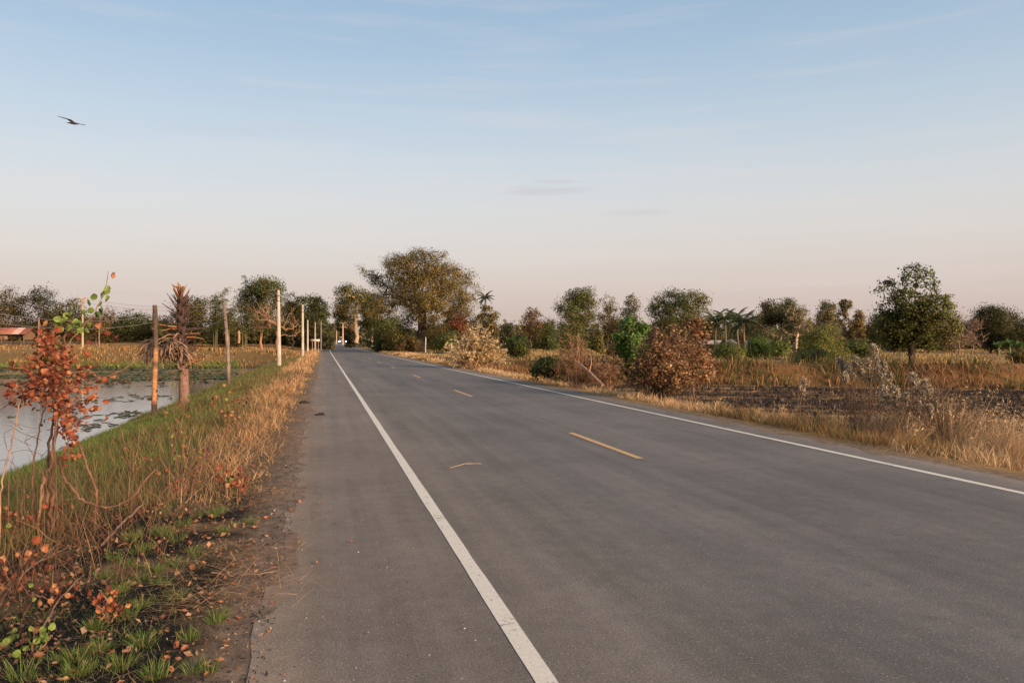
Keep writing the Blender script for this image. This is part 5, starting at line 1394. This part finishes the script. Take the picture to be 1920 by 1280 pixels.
stem_obj(shrub, b, [(178, 951), (172, 965), (178, 985), (172, 1000)], ZS - .1, .008, .003, SB)
stem_obj(shrub, b, [(150, 1040), (95, 1010), (60, 985), (30, 975)], ZS - .6, .007, .004, SR)
for i in range(26):      # fine bare twigs low down
    a = (10 + 150 * RNG.random(), 800 + 150 * RNG.random()); L = 30 + 50 * RNG.random(); an = RNG.random() * 6.283
    stem_obj(shrub, b, [a, (a[0] + L * .5 * math.cos(an), a[1] - abs(L * .4 * math.sin(an)) - 5), (a[0] + L * math.cos(an + .4), a[1] - abs(L * .6 * math.sin(an + .4)))], ZS + RNG.normal() * .25, .0026, .0014, (.12, .07, .05), name='twig')
nleaf = 0
def leaf_px(px, py, green=False, s=None, dz=.28):
    global nleaf
    me = (LF_GR if green else LF_BR)[int(RNG.integers(3 if green else 6))]
    p = pt(px, py, ZS + RNG.normal() * dz) - b
    put_leaf(me, p, (s * .7 if s else .034 + .032 * RNG.random()), shrub, rot=(R(20 + 140 * RNG.random()), RNG.normal() * 1.1, RNG.random() * 6.283)); nleaf += 1
for (cx, cy, sx, sy, n) in ((112, 715, 26, 20, 84), (85, 700, 22, 14, 34), (60, 735, 22, 14, 28), (120, 760, 20, 16, 34), (105, 665, 24, 14, 30), (145, 700, 18, 12, 16), (90, 640, 12, 10, 10), (130, 800, 12, 22, 18), (40, 690, 18, 6, 10), (20, 745, 12, 16, 9), (135, 855, 9, 20, 9), (172, 725, 8, 14, 7), (175, 780, 10, 10, 6)):
    for _ in range(n): leaf_px(cx + RNG.normal() * sx, cy + RNG.normal() * sy)
for q in ((205, 710), (218, 712), (160, 690), (168, 745), (163, 760), (192, 752), (147, 763), (118, 955), (207, 517), (178, 612), (87, 612), (100, 618), (97, 630), (150, 640), (128, 632), (210, 625), (215, 633), (170, 668), (176, 640)): leaf_px(*q, s=.085 + .02 * RNG.random(), dz=.05)
for q in ((192, 553), (198, 562), (190, 578), (182, 572), (174, 562), (168, 574), (178, 590), (170, 588), (160, 590), (194, 585), (186, 592), (200, 543), (206, 543), (120, 596), (134, 596), (130, 590), (106, 614), (112, 606), (140, 612), (150, 612), (160, 622), (156, 608), (124, 616), (145, 622), (132, 622), (118, 622), (100, 600), (110, 650), (106, 644), (82, 672), (90, 680), (98, 676), (86, 684), (115, 690), (118, 706), (158, 672), (150, 600), (164, 612)): leaf_px(*q, green=True, s=.075 + .03 * RNG.random(), dz=.06)

# smaller leaves deep in the crown, too many to tell apart
RG(806)
cl_ = np.array([(112, 715, 24, 22), (85, 700, 20, 14), (60, 735, 20, 12), (120, 760, 18, 18), (105, 665, 20, 14), (130, 800, 9, 22), (92, 640, 10, 10)])
k_ = RNG.integers(0, len(cl_), 900); Pn = np.array([pt(cl_[q][0] + RNG.normal() * cl_[q][2], cl_[q][1] + RNG.normal() * cl_[q][3], ZS + RNG.normal() * .22) for q in k_]) - b
V, F, Cc = leaf_geo(Pn, .04, pal_cols([((.22, .06, .03), 3), ((.13, .04, .025), 2), ((.34, .14, .07), 2)], 900, .25), .3, .85)
o = mk('small_leaves', V, F, M_DRY, shrub, Cc); o['kind'] = 'stuff'

def small_shrub(px, py, label, seed, stems, nbrown, ngreen, spread, name='leafy_shrub', s0=.05, zc=0):
    RG(seed)
    b_, Z = hit(px, py); rt = empty(name, b_, label, 'shrub', 'small leafy shrubs on the left verge')
    tips = []
    for (tx, ty) in stems:
        Q = stem_obj(rt, b_, [(px + (tx - px) * .1 + RNG.normal() * 4, py), (px + (tx - px) * .35, py + (ty - py) * .35), (px + (tx - px) * .7 + RNG.normal() * 5, py + (ty - py) * .7), (tx, ty)], Z, .007, .0026, (.14, .075, .048), RNG.normal() * .2)
        tips.append(Q[len(Q) // 3:])
    allp = np.concatenate(tips)
    for i in range(nbrown + ngreen):
        p = allp[int(RNG.integers(len(allp)))] + RNG.normal(size=3) * spread
        p[2] = max(p[2], float(gz(p[0], p[1])) + .02)
        me = LF_GR[int(RNG.integers(3))] if i < ngreen else LF_BR[int(RNG.integers(6))]
        put_leaf(me, p - b_, s0 * (.38 + .5 * RNG.random()), rt)
    return rt
small_shrub(338, 928, 'knee high shrub with mixed orange and green leaves on the verge', 810, [(330, 800), (345, 770), (300, 830), (380, 830), (290, 880), (360, 800), (400, 850), (262, 860), (420, 800), (322, 760), (355, 860)], 62, 18, .05)
small_shrub(425, 800, 'low shrub of pinkish dry leaves in the straw before the slanting post', 811, [(440, 735), (460, 745), (420, 740), (475, 730), (450, 770), (410, 765), (400, 745)], 60, 4, .10, s0=.075)
small_shrub(345, 790, 'thin green tipped stems in front of the dead palm trunk', 812, [(338, 700), (352, 690), (330, 715), (360, 715), (345, 730)], 16, 14, .07, s0=.075)
small_shrub(470, 690, 'dry orange sprig beside the nearest concrete pole', 813, [(490, 650), (497, 640), (505, 655), (484, 668)], 22, 0, .10, s0=.09)
small_shrub(440, 925, 'cluster of big orange leaves lying low near the asphalt', 814, [(420, 885), (445, 890), (410, 900), (460, 900)], 26, 4, .035, s0=.075)
small_shrub(205, 1165, 'withered rust coloured leafy twig on the charred ground', 815, [(185, 1105), (215, 1110), (170, 1130), (225, 1140), (200, 1120)], 42, 0, .03, s0=.05)
small_shrub(40, 1010, 'tangled reddish leafy twigs at the foot of the tall sapling', 819, [(10, 950), (40, 940), (70, 955), (100, 960), (20, 985), (80, 980), (130, 975), (0, 1000), (55, 965)], 46, 3, .05, s0=.06)
small_shrub(110, 1130, 'low reddish leafy twigs between the sapling and the bottom corner', 820, [(80, 1090), (120, 1085), (150, 1100), (60, 1110), (95, 1105)], 30, 2, .045, s0=.05)
small_shrub(25, 1110, 'orange leaved twigs at the left picture edge', 816, [(5, 1060), (40, 1045), (65, 1030), (85, 1010), (20, 1070), (90, 1090), (-5, 1090)], 24, 0, .035, s0=.075)
small_shrub(60, 1235, 'small bright green seedling in the bottom corner', 817, [(30, 1200), (60, 1180), (95, 1190), (110, 1200), (70, 1200), (45, 1220), (20, 1225)], 2, 34, .03, s0=.05)
small_shrub(250, 905, 'thin bare stems with a few orange leaves above the curved branch', 818, [(225, 800), (262, 790), (245, 830), (285, 820), (238, 850)], 12, 2, .05, s0=.05)

# dry branches on the ground
for i, (pix, r, lb) in enumerate([([(190, 1020), (235, 985), (262, 960), (285, 915)], .011, 'grey brown dead branch lying across the verge below the curved branch'), ([(330, 955), (380, 920), (410, 890), (425, 865)], .006, 'thin dark twig arching over the orange leaves'), ([(400, 1075), (440, 1078), (480, 1074), (520, 1072)], .006, 'brown stalk lying with its tip on the asphalt'),
        ([(0, 1110), (60, 1075), (100, 1050), (140, 1020)], .008, 'long bare twig rising from the left picture edge'), ([(80, 1180), (110, 1140), (140, 1110), (165, 1090)], .006, 'thin bare twig slanting over the charred ground')]):
    RG(830 + i); P = []
    for k, (px, py) in enumerate(pix):
        g_, Z_ = hit(px, py + 6); g_[2] += .02 + (.05 if k in (1, 2) and i != 2 else 0); P.append(g_)
    P = np.array(P); tt = np.linspace(0, len(P) - 1, 14); Q = np.stack([np.interp(tt, np.arange(len(P)), P[:, j]) for j in range(3)], -1) + RNG.normal(size=(14, 3)) * .004
    mb = MB(); mb.tube(Q, np.linspace(r, r * .5, 14), 6, (.20, .12, .085)); mb.tube([Q[6], Q[6] + (.05, .03, .06), Q[6] + (.09, .07, .09)], (r * .5, r * .4, r * .2), 5, (.18, .11, .08))
    tag(mb.build('fallen_twig', M_BARK, None, True), lb, 'twig')

# thin green grass spreading between the tufts
RG(838)
n = 17000; u = -.55 - 2.2 * RNG.random(n); y = 2.5 * (9.0 / 2.5) ** RNG.random(n)
kp = RNG.random(n) < np.clip((fbm(u * 1.5, y * 1.2, 92) - .44) * 5, .03, 1) * np.clip((-u - .5) / .5, 0, 1); u, y = u[kp], y[kp]; n = len(u)
c = pal_cols([((.10, .15, .035), 3), ((.15, .18, .05), 2), ((.07, .10, .03), 2), ((.28, .21, .09), 1.3)], n, .25)
V, F, Cc = blade_geo(np.stack([u, y, gz(u, y) - .005], -1), .025 + .06 * RNG.random(n), .0034, RNG.random(n) * 6.283, .2 + .8 * RNG.random(n), 1.0 * RNG.random(n), c * .75, c * 1.1, 2)
tag(mk('short_grass', V, F, M_GRASS, None, Cc), 'short green grass creeping over the charred left verge', 'grass', kind='stuff')
# green tufts on the charred verge
RG(840)
TP = [(333, 1015), (293, 1000), (373, 968), (417, 1000), (370, 1040), (320, 1058), (327, 1124), (257, 1136), (403, 1168), (353, 1196), (393, 1258), (187, 1220), (150, 1230), (267, 1212), (283, 1270), (240, 1158), (227, 1108), (205, 1085), (300, 1072), (133, 1268), (345, 985), (400, 960), (278, 1030), (250, 1010), (215, 1050), (290, 1095), (170, 1250), (110, 1240), (230, 1250), (60, 1275), (310, 960), (440, 985), (180, 1180), (262, 1085), (240, 1060)]
tuft_bodies = []
for i in range(5):
    n = 70; r = .045 * np.sqrt(RNG.random(n)); a = RNG.random(n) * 6.283; c = pal_cols([((.11, .16, .035), 3), ((.15, .19, .05), 2), ((.07, .11, .03), 2), ((.25, .22, .08), .6)], n, .25)
    V, F, Cc = blade_geo(np.stack([r * np.cos(a), r * np.sin(a), np.full(n, -.01)], -1), .06 + .07 * RNG.random(n), .0038, a + RNG.normal(size=n) * .5, .15 + .6 * RNG.random(n), .9 * RNG.random(n), c * .75, c * 1.1, 3)
    tuft_bodies.append(mk('grass_tuft', V, F, M_GRASS, None, Cc, link=False))
for i, (px, py) in enumerate(TP):
    for q in range(2):
        g_, Z_ = hit(px + RNG.normal() * 14 * q, py + RNG.normal() * 6 * q)
        o = bpy.data.objects.new('grass_tuft', tuft_bodies[(i + q) % 5]); COL.objects.link(o); o.location = g_; s = .5 + .5 * RNG.random(); o.scale = (s, s, s * (.9 + .3 * RNG.random())); o.rotation_euler = (0, 0, RNG.random() * 6.283)
        tag(o, ('green grass tuft at the bottom of the charred verge' if py > 1180 else 'green grass tuft in the middle of the charred verge' if py > 1060 else 'green grass tuft near the sapling on the charred verge'), 'grass tuft', 'green tufts on the charred verge')

# brushwood and leaf litter at the foot of the sapling
RG(845)
n = 2600; u = -1.5 - 1.9 * RNG.random(n); y = 4.4 * (9.0 / 4.4) ** RNG.random(n)
kp = RNG.random(n) < np.clip((fbm(u * 1.1, y * .8, 90) - .35) * 4, 0, 1); u, y = u[kp], y[kp]; n = len(u)
c = pal_cols([((.17, .075, .045), 3), ((.10, .055, .038), 2), ((.26, .14, .08), 1.5)], n, .3)
V, F, Cc = blade_geo(np.stack([u, y, gz(u, y) - .01], -1), .12 + .38 * RNG.random(n) ** 1.6, .0036, RNG.random(n) * 6.283, .2 + .9 * RNG.random(n), 1.2 * RNG.random(n), c, c, 4)
tag(mk('brushwood', V, F, M_GRASS, None, Cc), 'tangle of fine red brown twigs below the tall sapling', 'brushwood', kind='stuff')
n = 7000; u = -.6 - 2.8 * RNG.random(n) ** .8; y = 2.5 * (10.5 / 2.5) ** RNG.random(n)
kp = RNG.random(n) < np.clip((fbm(u * 1.3, y * .9, 91) - .36) * 4, .04, 1); u, y = u[kp], y[kp]; n = len(u)
V, F, Cc = leaf_geo(np.stack([u, y, gz(u, y) + .004 + .02 * RNG.random(n)], -1), .018 + .028 * RNG.random(n), pal_cols([((.24, .095, .05), 3), ((.30, .16, .095), 2), ((.13, .06, .04), 2), ((.36, .22, .14), 1)], n, .3), .0, .7, .9)
tag(mk('leaf_litter', V, F, M_DRY, None, Cc), 'small red brown leaf litter strewn over the left verge', 'leaf litter', kind='stuff')

# fallen leaves
RG(850)
cnt = 0
while cnt < 250:
    u = -.35 - 2.4 * RNG.random() ** .9; y = 2.3 * (9.5 / 2.3) ** RNG.random()
    if RNG.random() < .05: u = -.32 + .6 * RNG.random() ** 2.5
    px = float(pxof(u, y)); Z = float(depth(u, y)); z = max(float(gz(u, y)), 0 if u > ROAD_L else -9)
    py = CY + (EYE - z) * FPX / Z
    if px < -5 or py > 1290: continue
    if u < ROAD_L and float(fbm(u * 2.2, y * 1.6, 89)) < .36: continue
    me = LF_LIT[int(RNG.integers(5))]
    o = put_leaf(me, (u, y, z + .012), (.014 if u > ROAD_L else .026) + .030 * RNG.random() ** 1.6, None, name='fallen_leaf', rot=(RNG.normal() * .3, RNG.normal() * .35, RNG.random() * 6.283))
    tag(o, ('brown', 'tan', 'dark curled', 'orange', 'narrow pale')[LF_LIT.index(me)] + (' fallen leaf lying on the left verge' if u < ROAD_L else ' fallen leaf lying on the asphalt shoulder'), 'leaf', 'fallen leaves on the left verge'); cnt += 1

# crumbs of char, grit and straw
RG(860)
n = 15000; u = -.25 - 2.6 * RNG.random(n) ** 1.1; y = 2.4 * (11 / 2.4) ** RNG.random(n); z = np.maximum(gz(u, y), -9)
P = np.stack([u, y, z + .002], -1); kind = fbm(u * 2.6, y * 2.6, 12, 5)
c = np.where((kind > .47)[:, None], pal_cols([((.02, .018, .017), 4), ((.07, .06, .055), 1), ((.30, .25, .2), .25)], n), pal_cols([((.17, .11, .07), 3), ((.25, .17, .11), 2), ((.06, .045, .035), 1), ((.34, .22, .12), 1)], n))
V, F, Cc = leaf_geo(P, .012 + .018 * RNG.random(n) ** 2, c, .0, .5, .6)
tag(mk('litter', V, F, M_DRY, None, Cc), 'crumbs of char and plant litter over the left verge', 'litter', kind='stuff')
n = 5000; u = -.7 - 2.2 * RNG.random(n); y = 2.6 * (9 / 2.6) ** RNG.random(n); c = pal_cols(P_STRAW + [((.12, .07, .045), 3)], n, .3)
V, F, Cc = blade_geo(np.stack([u, y, gz(u, y) + .008 + .015 * RNG.random(n)], -1), .04 + .14 * RNG.random(n) ** 2, .0026, RNG.random(n) * 6.283, 1.3 + .25 * RNG.random(n), .2 * RNG.random(n), c, c, 2)
tag(mk('fallen_straw', V, F, M_GRASS, None, Cc), 'loose dry stems scattered over the charred verge', 'straw', kind='stuff')
RG(861)
n = 900; u = np.where(RNG.random(n) < .7, -.35 + 1.2 * RNG.random(n) ** 2.2, 7.35 - 1.0 * RNG.random(n) ** 2.5); y = 2.6 * (26 / 2.6) ** RNG.random(n); r = .002 + .005 * RNG.random(n) ** 3
D8 = np.array([(1, 0, 0), (0, 1, 0), (-1, 0, 0), (0, -1, 0), (0, 0, .8)]); V = (np.stack([u, y, np.full(n, .001)], -1)[:, None] + r[:, None, None] * D8 * (.7 + .6 * RNG.random((n, 5, 1)))).reshape(-1, 3)
F = np.concatenate([np.arange(n)[:, None] * 5 + np.array(f) for f in ((0, 1, 4), (1, 2, 4), (2, 3, 4), (3, 0, 4))])
tag(mk('grit', V, F, M_CONC, None, np.repeat(pal_cols([((.30, .25, .2), 3), ((.5, .45, .38), 1), ((.10, .08, .07), 2)], n), 5, 0)), 'loose grit along both asphalt edges', 'grit', kind='stuff')

# twig on the road, charred clods, pale scuffs
A = [hit(843, 884)[0], hit(858, 880)[0], hit(872, 876)[0], hit(888, 876)[0], hit(903, 876)[0]]
A = np.array(A); A[:, 2] = .008
mb = MB(); mb.tube(A, (.002, .003, .003, .0035, .0025), 5, (.45, .33, .19)); tag(mb.build('road_twig', M_BARK, None), 'pale thin twig lying on the near lane', 'twig')
for i, (px, py, s, lb) in enumerate([(569, 756, .12, 'black charred clod in the straw at the left asphalt edge'), (601, 782, .09, 'flat black scrap at the left asphalt edge')]):
    RG(870 + i); g_, Z_ = hit(px, py); a, e = np.meshgrid(np.arange(8) * 6.283 / 8, np.linspace(0, 1.5, 5), indexing='ij')
    rr_ = s * (1 + .35 * RNG.normal(size=a.shape) * .6); V = np.stack([rr_ * np.cos(a) * np.cos(e), rr_ * np.sin(a) * np.cos(e) * .7, rr_ * np.sin(e) * .5], -1).reshape(-1, 3)
    F = [(i_ * 5 + j, ((i_ + 1) % 8) * 5 + j, ((i_ + 1) % 8) * 5 + j + 1, i_ * 5 + j + 1) for i_ in range(8) for j in range(4)]
    o = mk('charred_clod', V, F, M_BARK, None, np.tile((.02, .017, .016), (len(V), 1))); o.location = (g_[0], g_[1], max(g_[2], 0)); tag(o, lb, 'clod')

# bird
bp_ = pt(137, 231, 11.0)
bird = empty('bird', bp_, 'small dark bird flying over the pond', 'bird', None, -YAW)
bird.scale = (.8, .8, .55)
t = np.linspace(0, 1, 9); P = np.stack([-.10 + .22 * t, 0 * t, .012 - .035 * t], -1)
mb = MB(); mb.tube(P, np.array((.004, .016, .02, .026, .03, .028, .02, .012, .005)), 10, (.055, .035, .04)); mb.build('body', M_FEATH, bird, True)
for sg in (-1, 1):
    V = np.array([(-.02, sg * .02, .01), (.05, sg * .02, .005), (.02, sg * .10, .05), (-.05, sg * .10, .055), (-.09, sg * .2, .075), (-.13, sg * .2, .08), (-.15, sg * .24, .085)])
    V = np.vstack([V, V - (0, 0, .004)])
    mk('wing', V, [(0, 1, 2), (0, 2, 3), (3, 2, 4), (3, 4, 5), (5, 4, 6), (8, 7, 9), (9, 7, 10), (9, 10, 11), (11, 10, 12), (11, 12, 13)], M_FEATH, bird, np.tile((.25, .23, .23), (14, 1)))
V = np.array([(.10, -.012, -.022), (.10, .012, -.022), (.20, .02, -.04), (.20, -.02, -.04)]); V = np.vstack([V, V - (0, 0, .004)])
mk('tail', V, [(0, 1, 2, 3), (7, 6, 5, 4)], M_FEATH, bird, np.tile((.06, .04, .045), (8, 1)))
mb = MB(); mb.tube([(-.10, 0, .012), (-.115, 0, .011), (-.13, 0, .009)], (.006, .004, .001), 6, (.1, .08, .05)); mb.build('beak', M_FEATH, bird)
